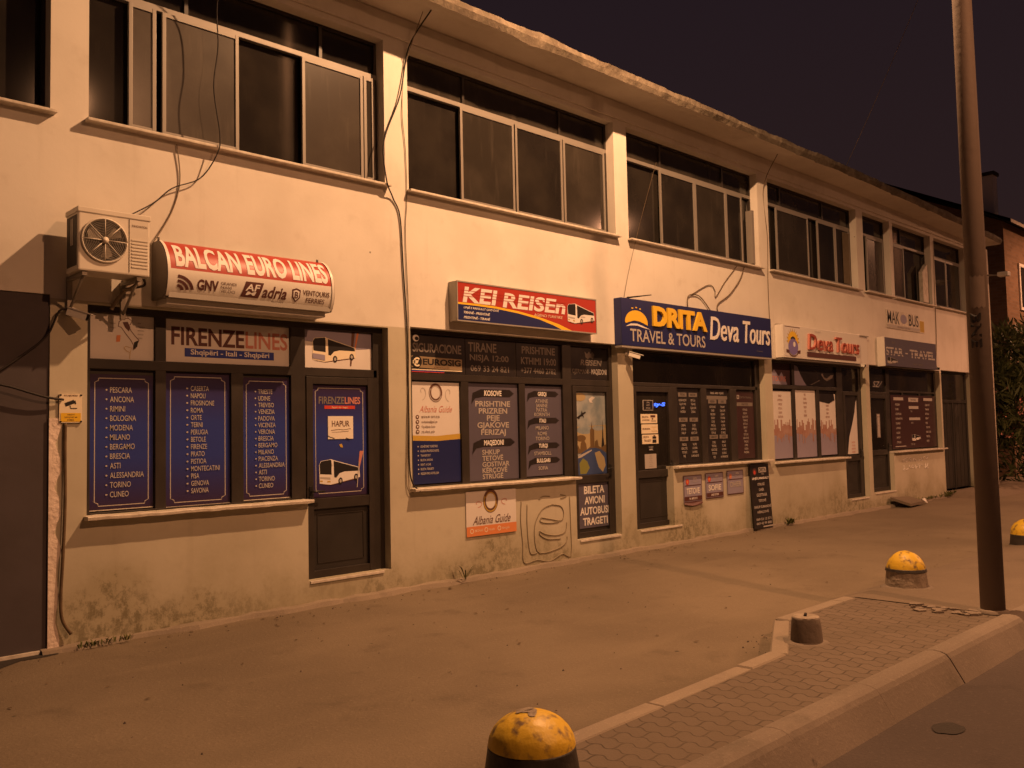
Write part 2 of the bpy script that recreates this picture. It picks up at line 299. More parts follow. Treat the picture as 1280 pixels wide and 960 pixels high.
class MB:
    def __init__(s): s.v = []; s.f = []; s.mi = []; s.mats = []; s.sm = []
    def m(s, name):
        if name not in s.mats: s.mats.append(name)
        return s.mats.index(name)
    def face(s, pts, mt, smooth=False):
        i = len(s.v); s.v += [Vector(p) for p in pts]; s.f.append(tuple(range(i, i + len(pts)))); s.mi.append(s.m(mt)); s.sm.append(smooth)
    def mesh(s, vs, fs, mt, smooth=False):
        i = len(s.v); s.v += [Vector(p) for p in vs]; k = s.m(mt)
        for f in fs: s.f.append(tuple(i + j for j in f)); s.mi.append(k); s.sm.append(smooth)
    def box(s, x0, x1, y0, y1, z0, z1, mt, c=0.0):
        """box; c = chamfer along all edges"""
        if c <= 0:
            P = [(x, y, z) for z in (z0, z1) for y in (y0, y1) for x in (x0, x1)]
            s.mesh(P, [(0, 2, 3, 1), (4, 5, 7, 6), (0, 1, 5, 4), (2, 6, 7, 3), (0, 4, 6, 2), (1, 3, 7, 5)], mt); return
        bm = bmesh.new(); bmesh.ops.create_cube(bm, size=1)
        for v in bm.verts: v.co = Vector(((x0 + x1) / 2 + v.co.x * (x1 - x0), (y0 + y1) / 2 + v.co.y * (y1 - y0), (z0 + z1) / 2 + v.co.z * (z1 - z0)))
        bmesh.ops.bevel(bm, geom=bm.edges[:], offset=c, segments=2, profile=.6, affect='EDGES')
        s.addbm(bm, mt)
    def addbm(s, bm, mt, smooth=False):
        bm.verts.index_update(); s.mesh([v.co for v in bm.verts], [tuple(v.index for v in f.verts) for f in bm.faces], mt, smooth); bm.free()
    def tube(s, pts, r, mt, seg=8, smooth=True, cap=True, r1=None):
        pts = [Vector(p) for p in pts]; n = len(pts); vs = []
        prev = None
        for i, p in enumerate(pts):
            d = (pts[min(i + 1, n - 1)] - pts[max(i - 1, 0)]).normalized()
            a = prev if prev is not None else (Vector((0, 0, 1)) if abs(d.z) < .9 else Vector((1, 0, 0)))
            u = (a - d * a.dot(d)).normalized(); w = d.cross(u); prev = u
            rr = r if r1 is None else r + (r1 - r) * i / (n - 1)
            vs += [p + (u * math.cos(t) + w * math.sin(t)) * rr for t in [2 * math.pi * k / seg for k in range(seg)]]
        fs = [(i * seg + k, i * seg + (k + 1) % seg, (i + 1) * seg + (k + 1) % seg, (i + 1) * seg + k) for i in range(n - 1) for k in range(seg)]
        if cap: fs += [tuple(range(seg))[::-1], tuple((n - 1) * seg + k for k in range(seg))]
        s.mesh(vs, fs, mt, smooth)
    def lathe(s, prof, mt, c=(0, 0, 0), seg=40, wob=0, smooth=True):
        vs = []; n = len(prof); ph = [rnd.random() * 6 for _ in range(4)]
        for i, (r, z) in enumerate(prof):
            for k in range(seg):
                t = 2 * math.pi * k / seg
                q = 1 + wob * (math.sin(3 * t + ph[0]) * .5 + math.sin(7 * t + ph[1] + z * 20) * .35 + math.sin(13 * t + ph[2] + z * 31) * .3)
                vs.append((c[0] + r * q * math.cos(t), c[1] + r * q * math.sin(t), c[2] + z))
        fs = [(i * seg + k, i * seg + (k + 1) % seg, (i + 1) * seg + (k + 1) % seg, (i + 1) * seg + k) for i in range(n - 1) for k in range(seg)]
        if prof[-1][0] > 1e-5: fs.append(tuple((n - 1) * seg + k for k in range(seg)))
        s.mesh(vs, fs, mt, smooth)
    def prism(s, pts, y0, y1, mt):
        """outline in x,z extruded from y0 (front) to y1"""
        n = len(pts); vs = [(p[0], y0, p[1]) for p in pts] + [(p[0], y1, p[1]) for p in pts]
        s.mesh(vs, [tuple(range(n)), tuple(range(n, 2 * n))[::-1]] + [(i, n + i, n + (i + 1) % n, (i + 1) % n) for i in range(n)], mt)
    def text(s, body, x0, x1, z0, z1, y, mt, bold=0.0, shear=0.0, depth=0.0):
        vs, fs, a0, a1, b0, b1 = text_mesh(body, bold, shear)
        kx = (x1 - x0) / max(1e-6, a1 - a0); kz = (z1 - z0) / max(1e-6, b1 - b0)
        P = [(x0 + (v.x - a0) * kx, y, z0 + (v.y - b0) * kz) for v in vs]
        if depth <= 0: s.mesh(P, fs, mt); return
        n = len(P); back = [(p[0], y + depth, p[2]) for p in P]
        ec = {}
        for f in fs:
            for i in range(len(f)): ec.setdefault(tuple(sorted((f[i], f[(i + 1) % len(f)]))), []).append((f[i], f[(i + 1) % len(f)]))
        s.mesh(P + back, list(fs) + [(b_, a_, a_ + n, b_ + n) for v_ in ec.values() if len(v_) == 1 for a_, b_ in v_], mt)
    def build(s, name, parent=None, loc=None):
        """vertices are given in world space; loc = the object's own base point"""
        base = Vector(loc) if loc is not None else (WORLD[parent.name] if parent else Vector((0, 0, 0)))
        me = bpy.data.meshes.new(name); me.from_pydata([v - base for v in s.v], [], s.f)
        for k in s.mats: me.materials.append(M[k])
        for p, i, q in zip(me.polygons, s.mi, s.sm): p.material_index = i; p.use_smooth = q
        me.validate(); me.update()
        o = bpy.data.objects.new(name, me); COL.objects.link(o)
        if parent: o.parent = parent; o.location = base - WORLD[parent.name]
        else: o.location = base
        WORLD[o.name] = base
        return o
WORLD = {}
def thing(name, label, cat, loc, group=None):
    o = bpy.data.objects.new(name, None); COL.objects.link(o); o.location = loc; o.empty_display_size = .2; WORLD[o.name] = Vector(loc)
    return tag(o, label, cat, group)
def tag(o, label=None, cat=None, group=None, kind=None):
    if label: o['label'] = label
    if cat: o['category'] = cat
    if group: o['group'] = group
    if kind: o['kind'] = kind
    return o
def copy_tree(o, name_parent=None):
    c = o.copy(); COL.objects.link(c); WORLD[c.name] = WORLD[o.name].copy()
    if name_parent: c.parent = name_parent
    for ch in [x for x in bpy.data.objects if x.parent == o]: copy_tree(ch, c)
    return c
def smooth_path(pts, k=6):
    pts = [Vector(p) for p in pts]; out = []
    for i in range(len(pts) - 1):
        p0, p1, p2, p3 = pts[max(i - 1, 0)], pts[i], pts[i + 1], pts[min(i + 2, len(pts) - 1)]
        for j in range(k):
            t = j / k; out.append(.5 * ((2 * p1) + (p2 - p0) * t + (2 * p0 - 5 * p1 + 4 * p2 - p3) * t * t + (3 * p1 - p0 - 3 * p2 + p3) * t ** 3))
    return out + [pts[-1]]

# ------------------------------------------------------------------ ground, lane, island, street
b = MB(); S = 700
b.face([(-S, -S, -.02), (S, -S, -.02), (S, S, -.02), (-S, S, -.02)], 'ground'); tag(b.build('ground'), kind='structure')
def sheet(name, x0, x1, y0, y1, z, mt, nx=1, ny=1, wob=0):
    b = MB(); vs = []; 
    for j in range(ny + 1):
        for i in range(nx + 1):
            x = x0 + (x1 - x0) * i / nx; y = y0 + (y1 - y0) * j / ny
            vs.append((x, y, z(x, y) if callable(z) else z))
    b.mesh(vs, [(j * (nx + 1) + i, j * (nx + 1) + i + 1, (j + 1) * (nx + 1) + i + 1, (j + 1) * (nx + 1) + i) for j in range(ny) for i in range(nx)], mt, True)
    return tag(b.build(name), kind='structure')
def lane_z(x, y): return .010 * math.sin(x * .7 + y * 1.3) * math.sin(y * .9 + .5) - .004
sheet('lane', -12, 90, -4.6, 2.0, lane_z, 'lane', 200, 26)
sheet('street', -60, 120, -16, -5.0, -.004, 'near_road')
# island: interlocking blocks between a lane-side border and the street kerb
ISL_X0, ISL_X1, ISL_Z = 0.0, 7.15, .140
b = MB()
b.face([(ISL_X0, -4.98, ISL_Z), (ISL_X1, -4.98, ISL_Z), (ISL_X1, -3.86, ISL_Z), (6.03, -3.87, ISL_Z), (5.13, -4.355, ISL_Z), (ISL_X0, -4.56, ISL_Z)], 'pavers')
tag(b.build('pavement'), kind='structure')
b = MB()   # street kerb stones with a worn, rounded outer edge
prof = [(-4.975, .02), (-4.975, .158), (-5.02, .166), (-5.065, .163), (-5.095, .152), (-5.115, .130), (-5.205, -.02)]
x = -1.0
while x < 60:
    L = rnd.uniform(.92, 1.04) if x < 30 else 2.0; x1 = x + L - .002; dz = rnd.uniform(-.003, .003); dy = rnd.uniform(-.003, .003)
    n = len(prof); vs = []
    for xx in (x, x + .006, x1 - .006, x1):
        sh = .003 if xx in (x, x1) else 0
        vs += [(xx, p[0] + dy, p[1] + dz - (sh if p[1] > .05 else 0)) for p in prof]
    fs = [(k * n + i, k * n + i + 1, (k + 1) * n + i + 1, (k + 1) * n + i) for k in range(3) for i in range(n - 1)] + [tuple(range(n)), tuple(3 * n + i for i in range(n))]
    b.mesh(vs, fs, 'concrete'); x += L
tag(b.build('kerb'), kind='structure')
b = MB()   # lane-side border stones and the jog around the stump
def stones(p0, p1, w, step):
    d = Vector((p1[0] - p0[0], p1[1] - p0[1], 0)); L = d.length; d.normalize(); nrm = Vector((-d.y, d.x, 0)); t = 0
    while t < L - .02:
        s1 = min(step * rnd.uniform(.9, 1.08), L - t); dz = rnd.uniform(-.004, .006); a = Vector((*p0, 0)) + d * t; c = Vector((*p0, 0)) + d * (t + s1 - .008); j = rnd.uniform(-.004, .004)
        q = [a + nrm * j, c + nrm * j, c + nrm * (w + j), a + nrm * (w + j)]; zt = ISL_Z + .004 + dz; ch = .010
        inner = [a + d * ch + nrm * (j + ch), c - d * ch + nrm * (j + ch), c - d * ch + nrm * (w + j - ch), a + d * ch + nrm * (w + j - ch)]
        vs = [(p.x, p.y, -.02) for p in q] + [(p.x, p.y, zt - ch) for p in q] + [(p.x, p.y, zt) for p in inner]
        fs = [(8, 9, 10, 11)] + [(i, (i + 1) % 4, 4 + (i + 1) % 4, 4 + i) for i in range(4)] + [(4 + i, 4 + (i + 1) % 4, 8 + (i + 1) % 4, 8 + i) for i in range(4)]
        b.mesh(vs, fs, 'border'); t += s1
stones((ISL_X0, -4.565), (5.10, -4.365), .115, .98)
stones((5.115, -4.362), (6.01, -3.884), .115, 1.02)
stones((6.02, -3.880), (7.16, -3.862), .115, 1.0)
tag(b.build('kerb'), kind='structure')
# concrete apron beyond the blocks, running down to the lane
def apron_z(x, y):
    t = min(1, max(0, (x - 7.2) / 4.2)); base = .146 - .110 * t
    f = min(1, max(0, (-3.45 - y) / .35)); return base * (f * .85 + .15) if y > -3.8 else base
sheet('apron', 7.155, 60, -4.98, -3.45, apron_z, 'apron', 120, 14)
b = MB(); zz = ISL_Z + .006   # broken edge beside the pole foot
for i in range(22):
    x = 7.03 + rnd.uniform(-.08, .12); y = -4.72 + rnd.uniform(-.12, .42); r = rnd.uniform(.02, .075); a0 = rnd.random() * 6; k = rnd.randint(4, 6)
    pts = [(x + r * rnd.uniform(.6, 1.1) * math.cos(a0 + 2 * math.pi * q / k), y + r * rnd.uniform(.6, 1.1) * math.sin(a0 + 2 * math.pi * q / k)) for q in range(k)]
    h = rnd.uniform(.004, .017)
    vs = [(p[0], p[1], zz - .01) for p in pts] + [(p[0], p[1], zz + h * rnd.uniform(.5, 1)) for p in pts]
    b.mesh(vs, [tuple(range(k, 2 * k))] + [(q, (q + 1) % k, k + (q + 1) % k, k + q) for q in range(k)], 'concrete')
tag(b.build('rubble'), kind='stuff')
b = MB(); vs = []; n = 40  # dark sheet laid on the lane before the gateway
for i in range(n + 1):
    t = i / n; x = -3 + 5.2 * t; ye = -.95 + .90 * max(0, (t - .55) / .45) ** 1.1 + .05 * math.sin(i * 1.7)
    for q in range(5): y = ye + (.04 - ye) * q / 4; vs.append((x, y, lane_z(x, y) + .004))
b.mesh(vs, [(i * 5 + q, (i + 1) * 5 + q, (i + 1) * 5 + q + 1, i * 5 + q + 1) for i in range(n) for q in range(4)], 'patch', True); tag(b.build('dark_lane_sheet'), kind='structure')
b = MB()
for cx, cy, rx, ry in ((4.79, -5.42, .10, .075),):
    b.face([(cx + rx * (1 + .08 * math.sin(5 * t)) * math.cos(t), cy + ry * math.sin(t), .0005) for t in [2 * math.pi * i / 28 for i in range(28)]], 'patch')
tag(b.build('oil_stain'), kind='structure')
# thin mortar kerb along the foot of the facade
b = MB(); n = 150; vs = []
for i in range(n + 1):
    x = 2.1 + 19.6 * i / n; w = .070 + .025 * math.sin(i * .9) + rnd.uniform(-.015, .015); h = .042 + rnd.uniform(-.008, .012)
    vs += [(x, -w, -.01), (x, -w + .02, h * .75), (x, .002, h)]
b.mesh(vs, [(i * 3 + k, (i + 1) * 3 + k, (i + 1) * 3 + k + 1, i * 3 + k + 1) for i in range(n) for k in (0, 1)], 'border'); tag(b.build('kerb'), kind='structure')
sheet('pavement', 19.7, 24, -.95, 1.0, lambda x, y: -.02 + .14 * min(1, max(0, (y + .95) / .45)) * min(1, max(0, (x - 19.7) / .35)), 'apron', 48, 24)

# ------------------------------------------------------------------ the long two-storey building
bld = thing('commercial_building', 'long two-storey cream plastered building with a row of small travel shops below wide windows', 'building', (2.1, 0, 0))
DEP = .15
BAYS = [(-3.0, 2.14), (2.42, 5.28), (5.58, 8.96), (9.23, 12.55), (12.87, 16.08), (16.36, 17.57), (17.71, 19.66), (19.86, 21.72)]
ZS, ZT = 4.09, 5.60
OPEN = [(x0, x1, ZS, ZT) for x0, x1 in BAYS]
OPEN += [(-3.0, 2.15, -.1, 2.68),
         (2.42, 4.36, .985, 2.64), (4.36, 5.29, .24, 2.64),
         (5.57, 8.06, 1.015, 2.67), (8.06, 8.92, .245, 2.67),
         (9.23, 10.06, .255, 2.66), (10.06, 12.58, 1.055, 2.66),
         (12.80, 15.26, 1.015, 2.66), (15.26, 16.20, .25, 2.66),
         (16.36, 17.31, .30, 2.70), (17.31, 19.84, 1.05, 2.70),
         (19.92, 21.70, .12, 2.72)]
X0, X1, ZTOP = -3.6, 22.25, 6.0
def breaks(vals): return sorted(set(round(v, 4) for v in vals))
xb = breaks([X0, X1] + [v for o in OPEN for v in o[:2]]); zb = breaks([-.1, ZTOP] + [v for o in OPEN for v in o[2:]])
def is_open(x, z): return any(o[0] < x < o[1] and o[2] < z < o[3] for o in OPEN)
b = MB(); nx, nz = len(xb) - 1, len(zb) - 1
op = [[is_open((xb[i] + xb[i + 1]) / 2, (zb[j] + zb[j + 1]) / 2) for j in range(nz)] for i in range(nx)]
for i in range(nx):
    for j in range(nz):
        xa, xc, za, zc = xb[i], xb[i + 1], zb[j], zb[j + 1]
        if not op[i][j]: b.face([(xa, 0, za), (xc, 0, za), (xc, 0, zc), (xa, 0, zc)], 'plaster'); continue
        dd = .03 if xc <= 2.2 and zc < 2.8 else DEP + .05
        for di, dj, q in ((-1, 0, [(xa, za), (xa, zc)]), (1, 0, [(xc, za), (xc, zc)]), (0, -1, [(xa, za), (xc, za)]), (0, 1, [(xa, zc), (xc, zc)])):
            ii, jj = i + di, j + dj
            if 0 <= ii < nx and 0 <= jj < nz and not op[ii][jj]:
                b.face([(q[0][0], 0, q[0][1]), (q[1][0], 0, q[1][1]), (q[1][0], dd, q[1][1]), (q[0][0], dd, q[0][1])], 'plaster')
b.build('wall', bld)
b = MB()   # end walls, back wall
b.face([(X1, 0, -.1), (X1, 9, -.1), (X1, 9, ZTOP), (X1, 0, ZTOP)], 'plaster'); b.face([(X0, 0, -.1), (X0, 9, -.1), (X0, 9, ZTOP), (X0, 0, ZTOP)], 'plaster')
b.face([(X0, 9, -.1), (X1, 9, -.1), (X1, 9, ZTOP), (X0, 9, ZTOP)], 'plaster'); b.build('wall', bld)
# roof slab with a broken front edge, hanging out over the facade
b = MB(); n = 420; vs = []; EX0, EX1 = -3.9, 22.72
RAG = []; q_ = 0.0
for i in range(421):
    q_ = q_ * .72 + rnd.uniform(-.0035, .0035) - (.014 if rnd.random() < .02 else 0); RAG.append(q_)
def rag(i, k): return .006 * math.sin(i * .21 + k) * math.sin(i * .083 + 2 * k) + RAG[(i + 37 * k) % 421]
for i in range(n + 1):
    x = EX0 + (EX1 - EX0) * i / n; r1 = rnd.uniform(-.004, .004); chip = -.014 * max(0, math.sin(i * .17) * math.sin(i * .071 + 1) - .25) * 2
    sag = -.13 * max(0, (x - 15) / 7.7) ** 1.5
    vs += [(x, .3, 5.90 + sag), (x, -.40 + .006 * math.sin(i), 5.885 + sag), (x, -.485 + r1, 5.895 + sag + rag(i, 0)), (x, -.515 + rag(i, 1) + chip * -.5, 5.96 + sag), (x, -.505 + r1 + rag(i, 2), 6.035 + sag + rag(i, 3) + chip), (x, -.44, 6.065 + sag + rag(i, 4)), (x, 9.2, 6.10)]
b.mesh(vs, [(i * 7 + k, i * 7 + k + 1, (i + 1) * 7 + k + 1, (i + 1) * 7 + k) for i in range(n) for k in range(2, 6)] + [tuple(range(7)), tuple(n * 7 + k for k in range(7))], 'eave')
b.mesh(vs, [(i * 7 + k, i * 7 + k + 1, (i + 1) * 7 + k + 1, (i + 1) * 7 + k) for i in range(n) for k in range(2)], 'plaster'); b.build('roof', bld)
b = MB(); b.box(X0, X1, -.0, .30, 5.98, 5.995, 'plaster'); 
# pale beam under the slab
b = MB(); b.box(X0, X1, -.028, -.003, 5.66, 5.884, 'plaster'); b.build('beam', bld)
# upper windows: (list of sashes x0,x1,kind)
YW = .125
WIN = [
 (0, [(-2.9, .2, 'pane_mid'), (.2, 1.62, 'pane_dusty'), (1.62, 2.08, None)], []),
 (1, [(2.48, 2.77, None), (2.77, 3.00, 'pane_dusty'), (3.05, 3.75, 'pane_dusty'), (3.79, 4.38, None), (4.40, 5.10, 'pane_dusty'), (5.11, 5.24, 'pane_mid')], [3.27, 4.62]),
 (2, [(5.64, 6.40, None), (6.40, 7.24, 'pane_mid'), (7.26, 8.08, 'pane'), (8.10, 8.90, 'pane_mid')], [6.47, 8.06]),
 (3, [(9.29, 10.10, None), (10.11, 10.96, 'pane'), (10.97, 11.80, 'pane_mid'), (11.80, 12.26, 'pane')], [10.15, 11.75]),
 (4, [(12.93, 13.30, None), (13.32, 14.42, 'pane_mid'), (14.42, 14.74, None), (14.76, 15.42, 'pane'), (15.44, 16.0, 'pane_mid')], [13.5, 15.0]),
 (5, [(16.42, 16.72, None), (16.74, 17.5, 'pane_dusty')], []),
 (6, [(17.77, 18.50, 'pane_mid'), (18.5, 19.58, None)], [18.4]),
 (7, [(19.92, 20.8, 'pane_mid'), (20.82, 21.66, 'pane')], []),
]
ZB = 5.235   # transom bar
for k, sashes, mull in WIN:
    xa, xc = BAYS[k]
    f = MB(); fr = .045
    f.box(xa, xc, YW, YW + .05, ZB - .024, ZB + .026, 'alu', .004)            # transom bar
    f.box(xa, xc, YW, YW + .05, ZS + .001, ZS + .045, 'alu', .004)            # bottom track
    f.box(xa, xa + .03, YW + .002, YW + .05, ZS + .045, ZT - .002, 'brown_metal'); f.box(xc - .03, xc, YW + .002, YW + .05, ZS + .045, ZT - .002, 'brown_metal')
    f.box(xa, xc, YW + .003, YW + .05, ZT - .03, ZT - .002, 'brown_metal')
    for mx in mull: f.box(mx - .017, mx + .017, YW + .004, YW + .05, ZB + .026, ZT - .03, 'brown_metal')
    for (s0, s1, kind) in sashes:
        if kind is None: continue
        y0 = YW - .018; wv = .034
        f.box(s0, s0 + wv, y0, y0 + .03, ZS + .047, ZB - .026, 'alu', .004); f.box(s1 - wv, s1, y0, y0 + .03, ZS + .047, ZB - .026, 'alu', .004)
        f.box(s0 + wv, s1 - wv, y0 + .002, y0 + .03, ZS + .047, ZS + .085, 'alu'); f.box(s0 + wv, s1 - wv, y0 + .002, y0 + .03, ZB - .062, ZB - .026, 'alu')
    win = f.build('window', bld)
    p = MB(); p.box(xa + .03, xc - .03, YW + .03, YW + .036, ZB + .026, ZT - .03, 'pane_mid' if k in (2, 3, 4) else 'pane'); p.build('pane', win)
    p = MB(); p.box(xa + .03, xc - .03, YW + .055, YW + .06, ZS + .045, ZB - .024, 'pane'); p.build('pane', win)
    for (s0, s1, kind) in sashes:
        if kind is None: continue
        p = MB(); p.box(s0 + .034, s1 - .034, YW - .006, YW - .001, ZS + .085, ZB - .062, kind); p.build('pane', win)
    if k == 3:
        p = MB(); p.box(12.37, 12.43, .004, .115, ZS + .047, ZB - .25, 'alu'); p.build('open_sash', win)
    if k == 4:
        p = MB(); n = 24; pts = [(15.72 + .32 * i / n, YW + .046 + .006 * math.sin(i * 1.9)) for i in range(n + 1)]
        p.mesh([(q[0], q[1] - .062, z) for z in (ZS + .1, ZB - .09) for q in pts], [(i, i + 1, n + 2 + i, n + 1 + i) for i in range(n)], 'curtain', True); p.build('curtain', win)
    if k == 6:
        p = MB(); p.prism([(19.22, ZS + .05), (19.50, ZS + .05), (19.50, 4.98), (19.22, 4.78)], .02, .10, 'sill'); p.build('shutter', win)
    sl = MB(); sl.box(xa - .03, xc + .03, -.078, YW + .01, ZS - .024, ZS, 'sill', .005); sl.build('window_sill', win)
# left gateway
b = MB(); b.box(-3.0, 2.148, .012, .05, .03, 2.678, 'gate_metal')  # flush panel filling the opening, dark grey all over
b.box(.62, .632, .0095, .0125, .06, 2.66, 'brown_metal')
gate = b.build('gate', bld)
b = MB(); b.box(-3.0, 2.145, -.012, .049, -.02, .028, 'sill'); b.build('threshold', gate)
b = MB(); n = 26; L_ = []; R_ = []
for i in range(n + 1):
    z = .02 + 1.72 * i / n; L_.append((2.146, z)); R_.append((2.215 + .016 * math.sin(i * 1.3) + rnd.uniform(-.012, .012), z))
b.prism(L_ + R_[::-1], -.010, -.001, 'bare_plaster'); b.build('bare_plaster_strip', bld)

# ------------------------------------------------------------------ shop fronts: frame bars, panes, doors, sills
def frame_bars(bars, y0=.095, y1=.15, mt='brown_metal'):
    f = MB()
    for k, (x0, x1, z0, z1) in enumerate(bars): f.box(x0, x1, y0 + .0012 * (k % 5), y1, z0, z1, mt, .004)
    return f
def shopfront(bars, panes, sill, sill_over=.06, name='shop_window'):
    s = frame_bars(bars).build(name, bld)
    for (x0, x1, z0, z1, kind) in panes:
        p = MB(); p.box(x0, x1, .130, .136, z0, z1, kind); p.build('pane', s)
    if sill:
        x0, x1, z = sill; q = MB(); n = 30
        top = [(x0 + (x1 - x0) * i / n, z + rnd.uniform(-.003, .003)) for i in range(n + 1)]
        vs = [];
        for (x, zt) in top: vs += [(x, -.092, zt - .026), (x, -.095, zt - .006), (x, -.085, zt), (x, .094, zt), (x, .094, zt - .03), (x, -.06, zt - .031)]
        q.mesh(vs, [(i * 6 + k, i * 6 + (k + 1) % 6, (i + 1) * 6 + (k + 1) % 6, (i + 1) * 6 + k) for i in range(n) for k in range(6)] + [tuple(range(6)), tuple(n * 6 + k for k in range(6))], 'sill')
        q.build('window_sill', s)
    return s
def door(x0, x1, z0, zmid, ztop, glass_kind='pane', handle='left', hx=None):
    f = frame_bars([(x0, x0 + .07, z0, ztop), (x1 - .07, x1, z0, ztop), (x0 + .07, x1 - .07, ztop - .07, ztop), (x0 + .07, x1 - .07, zmid - .05, zmid + .05), (x0 + .07, x1 - .07, z0, z0 + .07)], .085, .135)
    d = f.build('door', bld)
    p = MB(); p.box(x0 + .07, x1 - .07, .118, .128, z0 + .07, zmid - .05, 'door_metal')
    a, c, e0, e1 = x0 + .12, x1 - .12, z0 + .13, zmid - .10
    for (q0, q1, r0, r1) in ((a, c, e0, e0 + .008), (a, c, e1 - .008, e1), (a, a + .008, e0 + .008, e1 - .008), (c - .008, c, e0 + .008, e1 - .008)): p.box(q0, q1, .112, .1175, r0, r1, 'brown_metal')
    p.build('door_panel', d)
    p = MB(); p.box(x0 + .07, x1 - .07, .118, .124, zmid + .05, ztop - .07, glass_kind); p.build('pane', d)
    h = MB(); xx = hx if hx is not None else (x0 + .035 if handle == 'left' else x1 - .035); s = 1 if handle == 'left' else -1; zh = zmid + .12
    h.box(xx - .018, xx + .018, .075, .084, zh - .12, zh + .05, 'black_plastic', .003); h.tube([(xx, .078, zh), (xx, .035, zh), (xx + s * .03, .03, zh), (xx + s * .12, .03, zh - .004)], .009, 'black_plastic'); h.build('handle', d)
    t = MB(); t.box(x0 - .03, x1 + .03, -.014, .15, z0 - .028, z0 - .002, 'sill', .004); t.build('threshold', d)
    return d
# shop 1 (frame nearly flush)
shopfront([(2.42, 5.29, 2.585, 2.64), (2.42, 5.22, 2.135, 2.215), (2.42, 2.475, .985, 2.585), (2.99, 3.08, .99, 2.585), (3.66, 3.775, .99, 2.135), (4.25, 4.40, .99, 2.585), (5.175, 5.29, .24, 2.585), (2.475, 4.25, .985, 1.0)],
          [(2.475, 2.99, 2.215, 2.585, 'pane_mid'), (3.08, 4.25, 2.215, 2.585, 'pane_mid'), (4.40, 5.175, 2.215, 2.585, 'pane_mid'), (2.475, 2.99, 1.0, 2.135, 'door_metal'), (3.08, 3.66, 1.0, 2.135, 'door_metal'), (3.775, 4.25, 1.0, 2.135, 'door_metal')], (2.40, 4.37, .985))
door(4.405, 5.17, .24, .93, 2.13, 'pane_mid', 'left')
# shop 2
shopfront([(5.57, 8.92, 2.62, 2.67), (5.57, 8.86, 2.13, 2.205), (5.57, 5.66, 1.015, 2.62), (6.33, 6.44, 1.02, 2.13), (7.22, 7.32, 1.02, 2.13), (7.97, 8.13, 1.02, 2.62), (8.86, 8.92, .245, 2.62), (5.66, 7.97, 1.015, 1.03)],
          [(5.66, 7.97, 2.205, 2.62, 'pane'), (8.13, 8.86, 2.205, 2.62, 'pane'), (5.66, 6.33, 1.03, 2.13, 'pane'), (6.44, 7.22, 1.03, 2.13, 'pane'), (7.32, 7.97, 1.03, 2.13, 'pane')], (5.54, 8.07, 1.012))
door(8.135, 8.855, .245, .965, 2.125, 'pane', 'right')
# shop 3
shopfront([(9.23, 12.58, 2.615, 2.66), (9.23, 12.5, 2.15, 2.20), (9.23, 9.32, .255, 2.615), (10.20, 10.34, 1.06, 2.15), (10.93, 11.08, 1.06, 2.15), (11.70, 11.88, 1.06, 2.15), (12.44, 12.58, 1.06, 2.615), (10.34, 12.44, 1.055, 1.07)],
          [(9.32, 12.44, 2.20, 2.615, 'pane'), (10.34, 10.93, 1.07, 2.15, 'pane_mid'), (11.08, 11.70, 1.07, 2.15, 'pane_mid'), (11.88, 12.44, 1.07, 2.15, 'pane_mid')], (10.07, 12.60, 1.055))
door(9.33, 10.19, .255, .97, 2.145, 'pane', 'right')
# shop 4
shopfront([(12.80, 16.20, 2.615, 2.66), (12.80, 15.44, 2.19, 2.25), (12.80, 12.86, 1.015, 2.615), (13.62, 13.71, 1.02, 2.615), (14.46, 14.56, 1.02, 2.19), (15.22, 15.44, 1.02, 2.615), (16.10, 16.20, .25, 2.615), (12.86, 15.22, 1.015, 1.03)],
          [(12.86, 13.62, 2.25, 2.615, 'pane_mid'), (13.71, 15.22, 2.25, 2.615, 'pane'), (15.44, 16.10, 2.19, 2.615, 'pane'), (12.86, 13.62, 1.03, 2.19, 'pane'), (13.71, 14.46, 1.03, 2.19, 'pane'), (14.56, 15.22, 1.03, 2.19, 'pane')], (12.78, 15.28, 1.012))
door(15.445, 16.095, .25, .97, 2.185, 'pane', 'right')
# shop 5
shopfront([(16.36, 19.84, 2.655, 2.70), (16.36, 17.40, 2.15, 2.20), (16.36, 16.44, .30, 2.655), (17.32, 17.47, 1.055, 2.655), (18.06, 18.12, 1.06, 2.2), (18.92, 18.98, 1.06, 2.2), (19.76, 19.84, 1.055, 2.655), (17.47, 19.76, 1.052, 1.07), (17.47, 19.76, 2.2, 2.24)],
          [(16.44, 17.32, 2.20, 2.655, 'pane'), (17.47, 19.76, 2.24, 2.655, 'pane'), (17.47, 18.06, 1.07, 2.2, 'dark_film'), (18.12, 18.92, 1.07, 2.2, 'dark_film'), (18.98, 19.76, 1.07, 2.2, 'dark_film')], (17.30, 19.87, 1.05))
door(16.445, 17.315, .30, 1.04, 2.145, 'pane', 'right')
# shop 6: tall dark double doors
b = frame_bars([(19.92, 21.70, 2.67, 2.72), (19.92, 21.70, 2.02, 2.09), (19.92, 20.0, .12, 2.67), (21.62, 21.70, .12, 2.67), (20.78, 20.84, .12, 2.02)], mt='door_metal')
g = b.build('garage_door', bld)
b = MB()
for i in range(14):
    x = 20.0 + i * .116
    b.box(x + .002, x + .112, .118 + .004 * (i % 2), .13, .14, 2.02, 'door_metal')
b.build('door_panel', g)
p = MB(); p.box(20.0, 21.62, .12, .126, 2.09, 2.67, 'pane'); p.build('pane', g)

